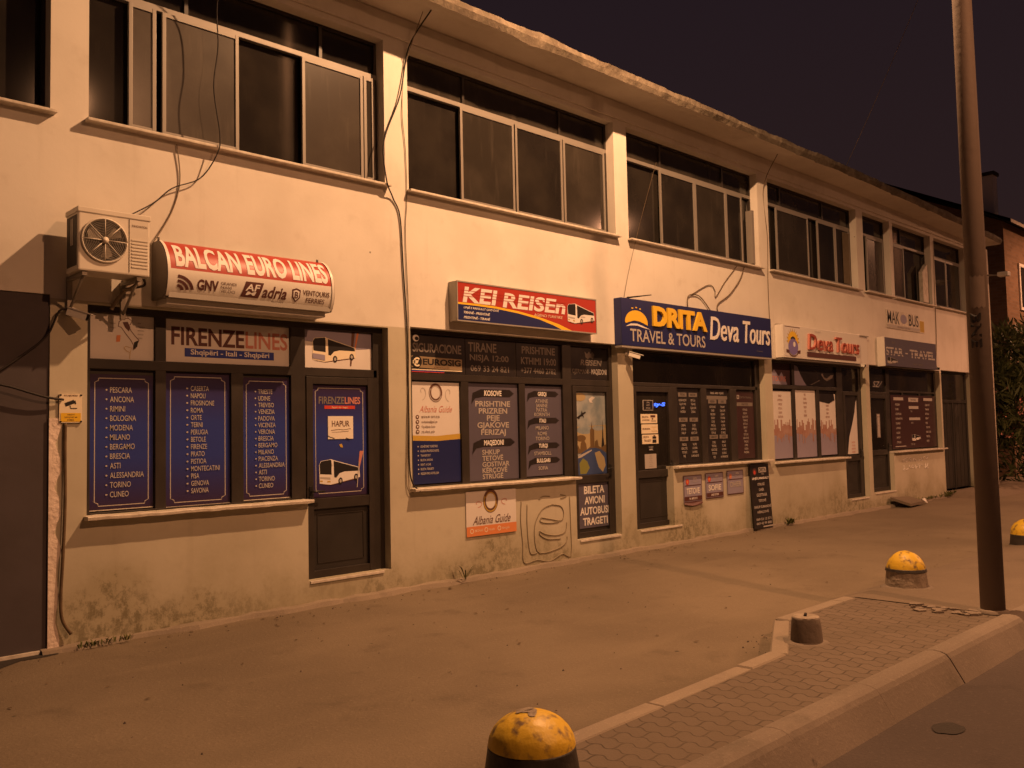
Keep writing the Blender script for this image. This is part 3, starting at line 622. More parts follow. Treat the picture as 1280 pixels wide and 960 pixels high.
# ------------------------------------------------------------------ boards, posters and their print
class Board:
    """a flat sheet on the facade; u runs right 0..1, v runs down 0..1"""
    def __init__(s, name, label, cat, x0, x1, z0, z1, y, mt, group=None, thick=.0035, obj=None, z0r=None, z1r=None, bevel=0):
        s.x0, s.x1, s.z0, s.z1, s.y = x0, x1, z0, z1, y; s.k = 0
        s.dl = (z0r if z0r is not None else z0, z1r if z1r is not None else z1)
        if obj is None:
            b = MB(); b.box(x0, x1, y, y + thick, z0, z1, mt, bevel); obj = tag(b.build(name, loc=((x0 + x1) / 2, y, z0)), label, cat, group)
        s.o = obj; s.a = MB(); s.t = MB(); s.pics = []
    def p(s, u, v):
        x = s.x0 + (s.x1 - s.x0) * u; zb = s.z0 + (s.dl[0] - s.z0) * u; zt = s.z1 + (s.dl[1] - s.z1) * u
        return x, zt + (zb - zt) * v
    def yy(s): s.k += 1; return s.y - .0012 - .00025 * s.k
    def rect(s, u0, v0, u1, v1, mt): return s.poly([(u0, v0), (u1, v0), (u1, v1), (u0, v1)], mt)
    def poly(s, pts, mt, art=None):
        y = s.yy(); (art or s.a).face([(q[0], y, q[1]) for q in [s.p(*p) for p in pts]], mt); return s
    def ell(s, u, v, ru, rv, mt, a0=0, a1=360, n=28): return s.poly([(u + ru * math.cos(R(a0 + (a1 - a0) * i / n)), v + rv * math.sin(R(a0 + (a1 - a0) * i / n))) for i in range(n)], mt)
    def ring(s, u, v, ru, rv, w, mt, a0=0, a1=360, n=30):
        y = s.yy(); O = []; I = []
        for i in range(n + 1):
            t = R(a0 + (a1 - a0) * i / n); O.append(s.p(u + ru * math.cos(t), v + rv * math.sin(t))); I.append(s.p(u + ru * (1 - w) * math.cos(t), v + rv * (1 - w) * math.sin(t)))
        s.a.mesh([(q[0], y, q[1]) for q in O + I], [(i, i + 1, n + 2 + i, n + 1 + i) for i in range(n)], mt); return s
    def line(s, pts, w, mt):
        """stroke of width w metres"""
        y = s.yy(); P = [Vector(s.p(*q)) for q in pts]; vs = []
        for i, q in enumerate(P):
            d = (P[min(i + 1, len(P) - 1)] - P[max(i - 1, 0)]).normalized(); nn = Vector((-d.y, d.x)) * w / 2; vs += [q + nn, q - nn]
        s.a.mesh([(q.x, y, q.y) for q in vs], [(2 * i, 2 * i + 1, 2 * i + 3, 2 * i + 2) for i in range(len(P) - 1)], mt); return s
    def text(s, body, u0, v0, u1, v1, mt, bold=.012, shear=0.0, depth=0.0, side=None):
        y = s.yy(); vs, fs, a0, a1, b0, b1 = text_mesh(body, bold, shear); P = []
        for v in vs: P.append(s.p(u0 + (u1 - u0) * (v.x - a0) / max(1e-6, a1 - a0), v1 + (v0 - v1) * (v.y - b0) / max(1e-6, b1 - b0)))
        if depth <= 0: s.t.mesh([(q[0], y, q[1]) for q in P], fs, mt); return s
        n = len(P); ec = {}
        for f in fs:
            for i in range(len(f)): ec.setdefault(tuple(sorted((f[i], f[(i + 1) % len(f)]))), []).append((f[i], f[(i + 1) % len(f)]))
        s.t.mesh([(q[0], y - depth, q[1]) for q in P] + [(q[0], s.y, q[1]) for q in P], [(b_, a_, a_ + n, b_ + n) for v_ in ec.values() if len(v_) == 1 for a_, b_ in v_], side or mt)
        s.t.mesh([(q[0], y - depth, q[1]) for q in P], fs, mt); return s
    def row(s, body, u, v, h, mt, bold=.012, align='l', cond=.75, shear=0.0):
        """one line of capitals: v = centre, h = height (fractions of the board), natural width times cond"""
        vs, fs, a0, a1, b0, b1 = text_mesh(body, bold, shear); W = s.x1 - s.x0; H = s.z1 - s.z0
        hh = h * H; cap = text_mesh('H', bold, 0); k = hh / (cap[5] - cap[4]); w = (a1 - a0) * k * cond / W
        u0 = u if align == 'l' else (u - w / 2 if align == 'c' else u - w)
        top = (b1 - cap[4]) * k / H; bot = (cap[4] - b0) * k / H
        base = v + h / 2
        return s.text(body, u0, base - top, u0 + w, base + bot, mt, bold, shear)
    def cond(s, ref, h, w):
        f = text_mesh(ref, .006, 0); cap = text_mesh('H', .006, 0); return w * (s.x1 - s.x0) / ((f[3] - f[2]) * h * (s.z1 - s.z0) / (cap[5] - cap[4]))
    def done(s):
        if s.a.f: s.a.build('print', s.o)
        if s.t.f: s.t.build('lettering', s.o)
        return s.o
def notched(B, u0, v0, u1, v1, nu, nv, w, mt):
    B.line([(u0 + nu, v0), (u1 - nu, v0), (u1 - nu * .9, v0 + nv * .6), (u1, v0 + nv), (u1, v1 - nv), (u1 - nu * .9, v1 - nv * .6), (u1 - nu, v1), (u0 + nu, v1), (u0 + nu * .9, v1 - nv * .6), (u0, v1 - nv), (u0, v0 + nv), (u0 + nu * .9, v0 + nv * .6), (u0 + nu, v0)], w, mt)
def coach(B, u, v, w, h, body='white_ink', glassm='black_ink', under='brown_ink'):
    """printed picture of a touring coach seen from its front left corner"""
    q = lambda pts: [(u + w * a, v + h * c) for a, c in pts]
    B.poly(q([(.06, .94), (.30, .985), (.97, .79), (.97, .74), (.3, .93)]), under)
    B.poly(q([(.02, .22), (.06, .08), (.30, .02), (.36, .06), (.98, .36), (1.0, .74), (.34, .95), (.28, .97), (.03, .90)]), body)
    B.poly(q([(.03, .20), (.07, .09), (.29, .04), (.31, .08), (.31, .60), (.04, .56)]), glassm)
    B.poly(q([(.36, .09), (.97, .38), (.98, .50), (.62, .50), (.50, .56), (.42, .72), (.37, .70)]), glassm)
    B.poly(q([(.04, .66), (.28, .70), (.28, .78), (.04, .73)]), 'grey_ink'); B.poly(q([(.04, .79), (.1, .80), (.1, .85), (.04, .84)]), 'gold_ink'); B.poly(q([(.21, .82), (.28, .83), (.28, .88), (.21, .87)]), 'gold_ink')
    for a in (.52, .90):
        B.ell(u + w * a, v + h * (.85 - (a - .5) * .30), w * .050, h * .125, 'black_ink'); B.ell(u + w * a, v + h * (.85 - (a - .5) * .30), w * .026, h * .065, 'grey_ink')
    B.poly(q([(.30, .10), (.35, .07), (.35, .24), (.32, .26)]), body)
YP = .0925  # print film stands just in front of the frames' panes
YF = .1265
# --- shop 1 films
B = Board('window_poster', 'white window poster with a small map of Italy in black and red', 'poster', 2.478, 2.988, 2.218, 2.580, YF, 'white_print')
m_it = [(.50, .02), (.60, .0), (.68, .06), (.64, .16), (.60, .18), (.66, .32), (.74, .44), (.82, .54), (.80, .60), (.76, .56), (.78, .66), (.74, .76), (.70, .80), (.71, .68), (.66, .56), (.58, .44), (.52, .34), (.46, .24), (.40, .22), (.42, .10)]
m_it = [(.12 + a * .78, .06 + c * .9) for a, c in m_it]
B.line(m_it + m_it[:1], .006, 'brown_ink'); B.poly([(.50, .16), (.58, .14), (.62, .26), (.60, .36), (.54, .28)], 'maroon_ink'); B.poly([(.68, .60), (.75, .55), (.73, .70), (.67, .76)], 'black_ink')
B.poly([(.41, .46), (.47, .45), (.46, .60), (.40, .61)], 'orange_ink'); B.line([(.52, .74), (.55, .70), (.64, .73), (.62, .84), (.56, .80), (.52, .74)], .004, 'gold_ink'); B.line([(.62, .84), (.61, .98)], .004, 'gold_ink')
for i, t in enumerate(('BARI', 'ANCONA', 'PESCARA', 'FOGGIA', 'RIMINI')): B.row(t, .74, .16 + i * .085, .03, 'faint_ink', .0, 'l', .8)
for i, t in enumerate(('TORINO', 'MILANO')): B.row(t, .30, .20 + i * .09, .03, 'faint_ink', .0, 'l', .8)
B.done()
B = Board('window_poster', 'wide white window banner reading FIRENZELINES over a blue strip', 'poster', 3.082, 4.248, 2.218, 2.580, YF, 'white_print')
B.text('FIRENZE', .045, .17, .615, .60, 'maroon_ink', .025); B.text('LINES', .625, .17, .985, .60, 'pale_red_ink', .02)
B.rect(.145, .665, .865, .865, 'blue_ink'); B.text('Shqipëri - Itali - Shqipëri', .19, .685, .825, .85, 'white_ink', .02); B.done()
B = Board('window_poster', 'window poster with a white coach under two tall masts above the shop door', 'poster', 4.402, 5.172, 2.218, 2.580, YF, 'white_print')
B.poly([(0, 0), (1, 0), (1, .42), (.8, .46), (0, .30)], 'lilac_film'); B.poly([(.70, 0), (.75, 0), (.69, .92), (.67, .92)], 'brown_ink'); B.poly([(.78, 0), (.81, 0), (.735, .62), (.72, .62)], 'orange_ink')
coach(B, .11, .16, .65, .70, 'cream', 'black_ink', 'brown_ink'); B.poly([(.125, .62), (.30, .66), (.30, .80), (.125, .755)], 'lilac_film'); B.done()
LISTS = [
 (2.482, 2.980, 1.010, 2.095, 'PESCARA ANCONA RIMINI BOLOGNA MODENA MILANO BERGAMO BRESCIA ASTI ALESSANDRIA TORINO CUNEO'.split(), 'blue list poster of Italian towns from PESCARA to CUNEO', .255),
 (3.085, 3.655, .995, 2.125, 'CASERTA NAPOLI FROSINONE ROMA ORTE TERNI PERUGIA BETOLE FIRENZE PRATO PISTIOA MONTECATINI PISA GENOVA SAVONA'.split(), 'blue list poster of Italian towns from CASERTA to SAVONA', .328),
 (3.780, 4.245, 1.005, 2.105, 'TRIESTE UDINE TREVISO VENEZIA PADOVA VICENZA VERONA BRESCIA BERGAMO MILANO PIACENZA ALESSANDRIA ASTI TORINO CUNEO'.split(), 'narrow blue list poster of Italian towns from TRIESTE to CUNEO', .267)]
for x0, x1, z0, z1, words, lab, ind in LISTS:
    key = 'blue_film_%d' % int(x0 * 100); M[key] = print_blue(key, 0, z1 - z0)
    B = Board('window_poster', lab, 'poster', x0, x1, z0, z1, YF, key, 'blue town list posters')
    notched(B, .075, .03, .925, .965, .06, .03, .007, 'grey_ink'); n = len(words)
    for i, w in enumerate(words):
        v = .115 + (.885 - .115) * i / (n - 1); B.ell(ind, v, .016, .0065, 'grey_ink', n=10); B.row(w, ind + .055, v, .041 if n < 14 else .037, 'grey_ink', .006, 'l', B.cond('ALESSANDRIA' if n < 14 or ind < .3 else 'MONTECATINI', .041 if n < 14 else .037, .54 if n < 14 else (.56 if ind < .3 else .45)))
    B.rect(-.01, .992, 1.0, .999, 'sill'); B.done()
M['door_film'] = print_blue('door_blue_film', 0, 1.07)
B = Board('door_poster', 'blue door poster with a coach and small FIRENZELINES heading', 'poster', 4.478, 5.098, .985, 2.055, .1145, 'door_film')
notched(B, .06, .03, .93, .965, .05, .03, .007, 'grey_ink'); B.text('FIRENZE', .12, .105, .58, .170, 'faint_ink', .02); B.text('LINES', .59, .105, .88, .170, 'pale_red_ink', .03)
B.rect(.22, .185, .78, .215, 'red_ink'); B.row('Shqipëri - Itali - Shqipëri', .5, .200, .015, 'cream', .0, 'c', .8)
B.poly([(.86, .60), (.93, .60), (.84, .78), (.82, .78)], 'pale_red_ink'); B.poly([(.48, .535), (.53, .53), (.55, .565), (.50, .56)], 'gold_ink'); coach(B, .10, .66, .76, .24); B.line([(.84, .70), (.80, .93)], .008, 'grey_ink'); B.done()
B = Board('paper_notice', 'cream paper sheet reading HAPUR taped on the blue door poster', 'paper', 4.650, 4.935, 1.535, 1.755, .1085, 'paper')
B.text('HAPUR', .15, .20, .85, .46, 'brown_ink', .01); B.line([(.12, .62), (.4, .58), (.62, .60), (.9, .55)], .004, 'brown_ink'); B.line([(.14, .70), (.5, .69), (.82, .66)], .003, 'brown_ink'); B.line([(.0, .86), (.1, .92), (.25, .97)], .006, 'black_ink'); B.line([(.7, .96), (.88, 1.04)], .006, 'black_ink'); B.done()

# --- curved light box over shop 1
sg = thing('shop_sign', 'half-round red and white light box reading BALCAN EURO LINES beside the air conditioner', 'sign', (3.65, 0, 2.70))
def bcurve(t):   # t 0 top .. 1 bottom of the printed skin -> (y, z)
    u = 1 - t; k = (u ** 3, 3 * u * u * t, 3 * u * t * t, t ** 3)
    return sum(a * p for a, p in zip(k, (-.115, -.31, -.345, -.255))), sum(a * p for a, p in zip(k, (3.178, 3.10, 2.86, 2.715)))
def bnorm(t):    # outward normal of the skin
    a, c = bcurve(max(0, t - .01)), bcurve(min(1, t + .01)); d = math.hypot(c[0] - a[0], c[1] - a[1]); return (c[1] - a[1]) / d, -(c[0] - a[0]) / d
XL, XR = 2.935, 4.455
def skin(b, x0, x1, t0, t1, mt, off=0.0, n=14):
    vs = []
    for i in range(n + 1):
        tt = t0 + (t1 - t0) * i / n; y, z = bcurve(tt); ny, nz = bnorm(tt); vs += [(x0, y + off * ny, z + off * nz), (x1, y + off * ny, z + off * nz)]
    b.mesh(vs, [(2 * i, 2 * i + 1, 2 * i + 3, 2 * i + 2) for i in range(n)], mt, True)
b = MB(); skin(b, XL, XR, .0, .58, 'sign_red'); skin(b, XL, XR, .58, 1.0, 'sign_white'); b.build('face_panel', sg)
b = MB(); b.box(XL + .01, XR - .01, -.27, -.005, 2.70, 2.765, 'sign_side'); b.box(XL + .02, XR - .02, -.20, -.006, 2.655, 2.70, 'sign_white', .004); b.box(XL + .01, XR - .01, -.13, -.005, 2.765, 3.165, 'sign_side'); b.build('housing', sg)
for x, w in ((XL, -1), (XR, 1)):
    b = MB(); pts = [bcurve(i / 16) for i in range(17)] + [(-.24, 2.70), (-.004, 2.70), (-.004, 3.17)]
    vs = [(x + w * .02, p[0], p[1]) for p in pts] + [(x, p[0], p[1]) for p in pts]; n = len(pts)
    b.mesh(vs, [tuple(range(n)), tuple(range(n, 2 * n))[::-1]] + [(i, (i + 1) % n, n + (i + 1) % n, n + i) for i in range(n)], 'sign_dark')
    skin(b, x - .012, x + .012, 0, 1, 'sign_white', .008); b.build('end_cap', sg)
b = MB()
def bent(vs, fs, mt, off):
    """lay flat (u, t) faces on the curved skin, cut into narrow bands first"""
    bm = bmesh.new(); V = [bm.verts.new((v[0], 0, v[1])) for v in vs]
    for f in fs:
        try: bm.faces.new([V[i] for i in f])
        except ValueError: pass
    lo = min(v[1] for v in vs); hi = max(v[1] for v in vs); k = max(1, int((hi - lo) / .03))
    for i in range(1, k): bmesh.ops.bisect_plane(bm, geom=bm.verts[:] + bm.edges[:] + bm.faces[:], plane_co=(0, 0, lo + (hi - lo) * i / k), plane_no=(0, 0, 1), dist=1e-6)
    for v in bm.verts:
        t = v.co.z; y, z = bcurve(t); ny, nz = bnorm(t); v.co = Vector((XL + (XR - XL) * v.co.x, y + off * ny, z + off * nz))
    b.addbm(bm, mt)
def bend(body, u0, u1, t0, t1, mt, bold=.02, shear=0.0, off=.003):
    vs, fs, a0, a1, b0, b1 = text_mesh(body, bold, shear)
    bent([(u0 + (u1 - u0) * (v.x - a0) / (a1 - a0), t1 + (t0 - t1) * (v.y - b0) / (b1 - b0)) for v in vs], fs, mt, off)
def bpoly(pts, mt, off=.003): bent(pts, [tuple(range(len(pts)))], mt, off)
bend('BALCAN EURO LINES', .04, .972, .13, .545, 'white_ink', .03)
bend('GNV', .155, .275, .70, .87, 'maroon_ink', .03); bend('GRANDI', .288, .378, .705, .75, 'brown_ink', 0); bend('NAVI', .288, .35, .765, .81, 'brown_ink', 0); bend('VELOCI', .288, .372, .825, .87, 'brown_ink', 0)
for k, r in enumerate((.050, .085, .12)):
    for i in range(7):
        t0, t1 = R(-88 + 80 * i / 7), R(-88 + 80 * (i + 1) / 7); rr = r - .022
        f_ = lambda q, r_: (.045 + r_ * math.cos(q) * .78, .905 + r_ * math.sin(q) * 2.0)
        bpoly([f_(t0, r), f_(t1, r), f_(t1, rr), f_(t0, rr)], 'maroon_ink')
bpoly([(.435, .655), (.545, .655), (.515, .905), (.405, .905)], 'maroon_ink', .0028); bend('AF', .432, .523, .69, .80, 'white_ink', .02, .2, .0045); bend('M', .435, .50, .81, .87, 'white_ink', .02, .2, .0045)
bend('adria', .535, .69, .69, .89, 'maroon_ink', .02, .3); bend('ferries', .60, .675, .925, .95, 'brown_ink', 0)
sh_ = [(.725, .70), (.752, .675), (.78, .70), (.778, .83), (.752, .91), (.727, .83)]
bpoly(sh_, 'maroon_ink', .0028); bpoly([(.733, .725), (.752, .705), (.772, .725), (.77, .82), (.752, .88), (.734, .82)], 'white_ink', .0042); bend('B', .741, .765, .735, .84, 'maroon_ink', .02, 0, .0055)
bend('VENTOURIS', .795, .975, .69, .775, 'brown_ink', .01); bend('FERRIES', .82, .945, .815, .90, 'brown_ink', .01)
b.build('lettering', sg)
b = MB(); b.tube([(XL - .01, -.12, 3.17), (XL - .01, -.12, 3.205)], .010, 'sign_dark'); b.tube([(XR - .05, -.12, 3.17), (XR - .05, -.12, 3.20)], .010, 'sign_dark'); b.build('fixing_bolt', sg)

# --- shop 2 prints
YT = .1265
B = Board('window_poster', 'dark transom film reading SIGURACIONE with a EUROSIG logo below', 'poster', 5.665, 6.42, 2.21, 2.615, YT, 'dark_film')
B.ell(.10, .10, .055, .09, 'white_ink'); B.ell(.115, .11, .035, .05, 'dark_film'); B.text('SIGURACIONE', .04, .22, .93, .46, 'faint_ink', .02)
B.poly([(.0, .56), (.94, .60), (.94, .90), (0, .86)], 'faint_gold'); B.ell(.10, .71, .10, .17, 'black_ink'); B.text('€', .035, .60, .16, .84, 'cream', .03); B.text('EUROSIG', .215, .62, .915, .79, 'black_ink', .035)
B.row('KOMPANI SIGURIMESH', .56, .845, .04, 'brown_ink', .0, 'c', .9); B.rect(0, .905, .94, .93, 'cream'); B.rect(0, .935, .6, .96, 'blue_ink'); B.rect(0, .965, .6, .985, 'red_ink'); B.done()
B = Board('window_poster', 'dark transom film reading TIRANE NISJA 12:00 with a phone number', 'poster', 6.43, 7.205, 2.21, 2.615, YT, 'dark_film')
B.text('TIRANE', .05, .10, .604, .36, 'faint_ink', .02); B.text('NISJA 12:00', .077, .43, .849, .65, 'faint_ink', .02); B.text('069 33 24 821', .09, .73, .85, .90, 'faint_ink', .01); B.rect(.97, .05, .985, .95, 'brown_metal'); B.done()
B = Board('window_poster', 'dark transom film reading PRISHTINE KTHIMI 19:00 with a phone number', 'poster', 7.215, 7.965, 2.21, 2.615, YT, 'dark_film')
B.text('PRISHTINE', .12, .10, .88, .32, 'faint_ink', .02); B.text('KTHIMI 19:00', .10, .42, .90, .63, 'faint_ink', .02); B.text('+377 4460 2782', .09, .72, .89, .89, 'faint_ink', .01); B.done()
B = Board('window_poster', 'dark transom film with a winged emblem over GJERMANI - MAQEDONI', 'poster', 8.135, 8.855, 2.21, 2.615, YT, 'dark_film')
B.poly([(.40, .12), (.46, .20), (.52, .12), (.56, .20), (.60, .12), (.66, .20), (.62, .36), (.54, .30), (.48, .36), (.42, .30)], 'faint_ink'); B.text('REISEN', .28, .38, .86, .56, 'faint_ink', .02, .2); B.text('GJERMANI', .06, .68, .49, .86, 'faint_ink', .01); B.text('-', .515, .765, .545, .785, 'faint_ink'); B.text('MAQEDONI', .57, .66, .98, .86, 'grey_ink', .025); B.done()
def knot(B, u, v, ru, rv, m1, m2):
    B.ring(u, v, ru, rv, .36, m1); B.ring(u, v, ru * .93, rv * .93, .12, m2, 20, 210); B.ring(u, v, ru * .74, rv * .74, .12, m2, 200, 400)
def swirl(B, u, v, s, w, mt, k=1):
    B.line([(u + k * s * (.1 + t * .9) * math.cos(t * 5.2 + 2.6), v + s * .8 * (.1 + t * .9) * math.sin(t * 5.2 + 2.6)) for t in [i / 18 for i in range(19)]], w, mt)
B = Board('window_poster', 'cream and navy window poster of a tour guide with a knot emblem and contact lines', 'poster', 5.665, 6.325, 1.045, 2.115, YT, 'white_print')
knot(B, .50, .105, .14, .095, 'brown_ink', 'grey_ink'); swirl(B, .22, .10, .10, .006, 'grey_ink'); swirl(B, .78, .11, .10, .006, 'grey_ink', -1)
B.text('Albania Guide', .16, .235, .84, .30, 'pale_red_ink', .0, .45)
for i, t in enumerate(('068 20 46 401 • 069 73 39 256', 'tourthealbania@gmail.com', 'Trip Albania Guide', 'trip_albania_guide')):
    v = .345 + i * .048; B.ell(.12, v, .035, .019, 'brown_ink'); B.ell(.12, v, .017, .009, 'white_print'); B.row(t, .20, v, .021, 'brown_ink', .012, 'l', .62 if i < 2 else .75)
B.poly([(0, .525), (.5, .535), (1, .515), (1, .57), (.5, .585), (0, .575)], 'gold_ink'); B.poly([(0, .575), (.5, .585), (1, .57), (1, 1), (0, 1)], 'navy_ink')
for i, t in enumerate(('UDHËTIME TURISTIKE', 'GUIDA PROFESIONISTE', 'TRANSPORT', 'BILETA AVIONI', 'RENT A CAR', 'BILETA TRAGETI', 'REZERVIME HOTELESH')): B.ell(.12, .635 + i * .044, .012, .007, 'grey_ink', n=8); B.row(t, .165, .635 + i * .044, .022, 'grey_ink', .012, 'l', .72)
B.done()
def pointer(B, v, h, txt, th, cond, uc=.5):
    B.poly([(.10, v), (.26, v - h / 2), (.84, v - h / 2), (.93, v), (.84, v + h / 2), (.30, v + h / 2), (.15, v + h * .7), (.07, v + h * 1.5)], 'dark_film'); B.row(txt, uc, v, th, 'white_ink', .03, 'c', cond)
B = Board('window_poster', 'slate window list of towns headed KOSOVE and MAQEDONI', 'poster', 6.445, 7.215, 1.035, 2.125, YT, 'slate_film', 'slate destination lists')
pointer(B, .105, .078, 'KOSOVE', .056, .85, .50)
for i, t in enumerate('PRISHTINE PRIZREN PEJE GJAKOVE FERIZAJ'.split()): B.row(t, .497, .215 + i * .073, .057, 'grey_ink', .02, 'c', B.cond('PRISHTINE', .057, .72))
pointer(B, .615, .078, 'MAQEDONI', .054, .72, .50)
for i, t in enumerate('SHKUP TETOVË GOSTIVAR KËRÇOVË STRUGË'.split()): B.row(t, .262, .712 + i * .062, .050, 'grey_ink', .02, 'l', B.cond('GOSTIVAR', .05, .56))
B.done()
B = Board('window_poster', 'slate window list of towns headed GREQI, ITALI, TURQI and BULLGARI', 'poster', 7.325, 7.965, 1.045, 2.105, YT, 'slate_film', 'slate destination lists')
for v, t in ((.085, 'GREQI'), (.385, 'ITALI'), (.665, 'TURQI'), (.83, 'BULLGARI')): pointer(B, v, .064, t, .045, .8, .48)
for v, t in ((.165, 'ATHINE'), (.215, 'JANINE'), (.265, 'PATRA'), (.315, 'KORINTH'), (.465, 'MILANO'), (.53, 'ROME'), (.585, 'TORINO'), (.75, 'STAMBOLL'), (.915, 'SOFIA')): B.row(t, .46, v, .040, 'grey_ink', .008, 'c', B.cond('KORINTH', .04, .41))
B.done()
B = Board('door_poster', 'photo poster on the shop door of a globe with towers and an aeroplane', 'poster', 8.21, 8.78, 1.02, 2.05, .1145, 'sky_print')
B.poly([(0, .42), (1, .40), (1, .72), (0, .74)], 'dusk_print'); B.ell(.30, .46, .28, .05, 'sky_print'); B.ell(.75, .44, .2, .03, 'sky_print'); B.ell(.16, .56, .16, .04, 'stone_print')
B.ell(.14, .06, .2, .05, 'dusk_print'); B.poly([(.44, .085), (.56, .05), (.66, .065), (.54, .105), (.58, .13), (.48, .125)], 'white_print')
B.poly([(.02, .31), (.18, .265), (.20, .22), (.23, .255), (.32, .235), (.34, .25), (.25, .275), (.27, .315), (.22, .29), (.15, .30), (.11, .33)], 'black_ink')
B.poly([(.46, .72), (.46, .46), (.50, .44), (.52, .36), (.54, .44), (.60, .46), (.60, .72)], 'stone_print'); B.poly([(.82, .72), (.87, .55), (.895, .32), (.91, .55), (.96, .72)], 'black_ink')
B.poly([(.02, .74), (.05, .64), (.12, .70), (.14, .62), (.20, .58), (.22, .53), (.25, .58), (.32, .63), (.34, .70), (.46, .66), (.60, .68), (.62, .60), (.70, .58), (.74, .66), (.82, .68), (1, .64), (1, .74)], 'stone_print')
th = [math.pi + math.pi * i / 24 for i in range(25)]; B.poly([(max(0, min(1, .56 + .66 * math.cos(t))), .98 + .30 * math.sin(t)) for t in th] + [(1, 1), (0, 1)], 'sea_print')
B.poly([(.08, .86), (.20, .80), (.34, .84), (.42, .92), (.30, .99), (.10, .99)], 'land_print'); B.poly([(.60, .74), (.76, .72), (.92, .80), (.96, .90), (.86, .98), (.72, .92), (.66, .84)], 'dusk_print'); B.poly([(0, .80), (.12, .76), (.5, .70), (.5, .715), (.14, .79)], 'grey_ink'); B.done()
B = Board('door_poster', 'slate panel on the lower door reading BILETA AVIONI AUTOBUSI TRAGETI', 'poster', 8.21, 8.84, .36, .925, .1085, 'slate_film')
for t, v, u0, u1 in (('BILETA', .17, .18, .80), ('AVIONI', .40, .19, .80), ('AUTOBUSI', .63, .05, .93), ('TRAGETI', .86, .13, .88)): B.text(t, u0, v - .085, u1, v + .085, 'white_ink', .03)
B.done()
B = Board('wall_sign', 'small white sign with a knot emblem above Albania Guide, fixed under the window', 'sign', 6.275, 7.02, .455, .935, -.014, 'white_print', thick=.012)
knot(B, .48, .24, .15, .27, 'brown_ink', 'gold_ink'); swirl(B, .22, .28, .11, .007, 'pale_red_ink'); swirl(B, .78, .26, .11, .007, 'pale_red_ink', -1); B.text('Albania Guide', .12, .56, .88, .75, 'brown_ink', .006, .45)
B.rect(0, .78, 1, 1, 'orange_ink')
for u in (.10, .38, .64): B.ring(u, .88, .035, .055, .3, 'cream'); B.row('068 20 46 401' if u < .2 else ('trip guide' if u < .5 else 'albania_guide'), u + .055, .88, .055, 'cream', .0, 'l', .55)
B.done()
# KEI REISEN light box
kx0, kx1 = 6.09, 8.36
sg = thing('shop_sign', 'flat red and navy light box reading KEI REISEN with a white coach', 'sign', (7.22, 0, 2.75))
b = MB(); b.box(kx0, kx1, -.135, -.004, 2.755, 3.185, 'sign_side', .004); b.build('housing', sg)
b = MB(); b.box(kx0 + .012, kx1 - .012, -.1385, -.1355, 2.767, 3.173, 'sign_red'); fp = b.build('face_panel', sg)
b = MB()
for (a0, a1, c0, c1) in ((kx0, kx1, 3.173, 3.187), (kx0, kx1, 2.753, 2.767), (kx0, kx0 + .012, 2.767, 3.173), (kx1 - .012, kx1, 2.767, 3.173)): b.box(a0, a1, -.143, -.137, c0, c1, 'sign_side')
b.build('edge_frame', sg)
class SB(Board):
    def __init__(s, sign, x0, x1, z0, z1, y): s.x0, s.x1, s.z0, s.z1, s.y, s.k, s.o = x0, x1, z0, z1, y, 0, sign; s.dl = (z0, z1); s.a = MB(); s.t = MB()
B = SB(sg, kx0 + .012, kx1 - .012, 2.767, 3.173, -.1385)
cv = [(0, .535), (.12, .53), (.25, .545), (.40, .60), (.55, .70), (.70, .85), (.80, 1.0)]
B.poly(cv + [(0, 1.0)], 'yellow_ink'); B.poly([(u, v + .05 + .03 * u) for u, v in cv[:-2]] + [(.66, .90), (.72, 1.0), (0, 1.0)], 'navy_ink')
B.text('KEI', .03, .105, .258, .52, 'white_ink', .03, .14); B.text('REISEn', .292, .125, .752, .545, 'white_ink', .03, .14)
for k in range(3): B.rect(.02, .200 + k * .075, .757, .216 + k * .075, 'sign_red')
# the stripe cuts lie over the letters
B.text('AGJENCI TURISTIKE', .512, .61, .728, .71, 'cream', .0, .2)
B.text('LINJË E RREGULLT ÇDO DITË', .035, .62, .265, .70, 'white_ink', .02, .25); B.text('TIRANË - PRISHTINË', .035, .74, .205, .82, 'white_ink', .02, .25); B.text('PRISHTINË - TIRANË', .035, .87, .205, .95, 'white_ink', .02, .25)
coach(B, .762, .17, .225, .62); B.row('KEI REISEN', .89, .56, .035, 'brown_ink', .0, 'c', .8); B.done()

# --- shop 3: blue sign, lists, stickers
dx0, dx1 = 8.87, 12.60
sg = thing('shop_sign', 'long navy sign reading DRITA TRAVEL & TOURS in yellow and white, then Deva Tours', 'sign', (10.7, 0, 2.65))
b = MB(); b.box(dx0, dx1, -.125, -.004, 2.650, 3.265, 'sign_navy', .004); b.build('housing', sg)
b = MB(); b.box(dx0, dx1, -.12, -.006, 2.622, 2.648, 'sign_side'); b.build('edge_frame', sg)
B = SB(sg, dx0, dx1, 2.650, 3.265, -.1265)
B.poly([(.082 + .064 * math.cos(t), .50 + .26 * math.sin(t)) for t in [math.pi + math.pi * i / 20 for i in range(21)]] + [(.146, .54), (.125, .505), (.10, .47), (.07, .46), (.04, .50), (.022, .53)], 'yellow_ink'); B.poly([(.02, .60), (.05, .53), (.085, .52), (.12, .56), (.16, .62), (.12, .595), (.085, .56), (.05, .57)], 'white_ink')
for k in range(3): B.ell(.06 + k * .022, .20 - .02 * (k == 1), .006, .014, 'yellow_ink', n=8)
B.text('DRITA', .172, .095, .512, .535, 'yellow_ink', .04, 0, .025); B.text('TRAVEL & TOURS', .044, .635, .504, .905, 'grey_ink', .012)
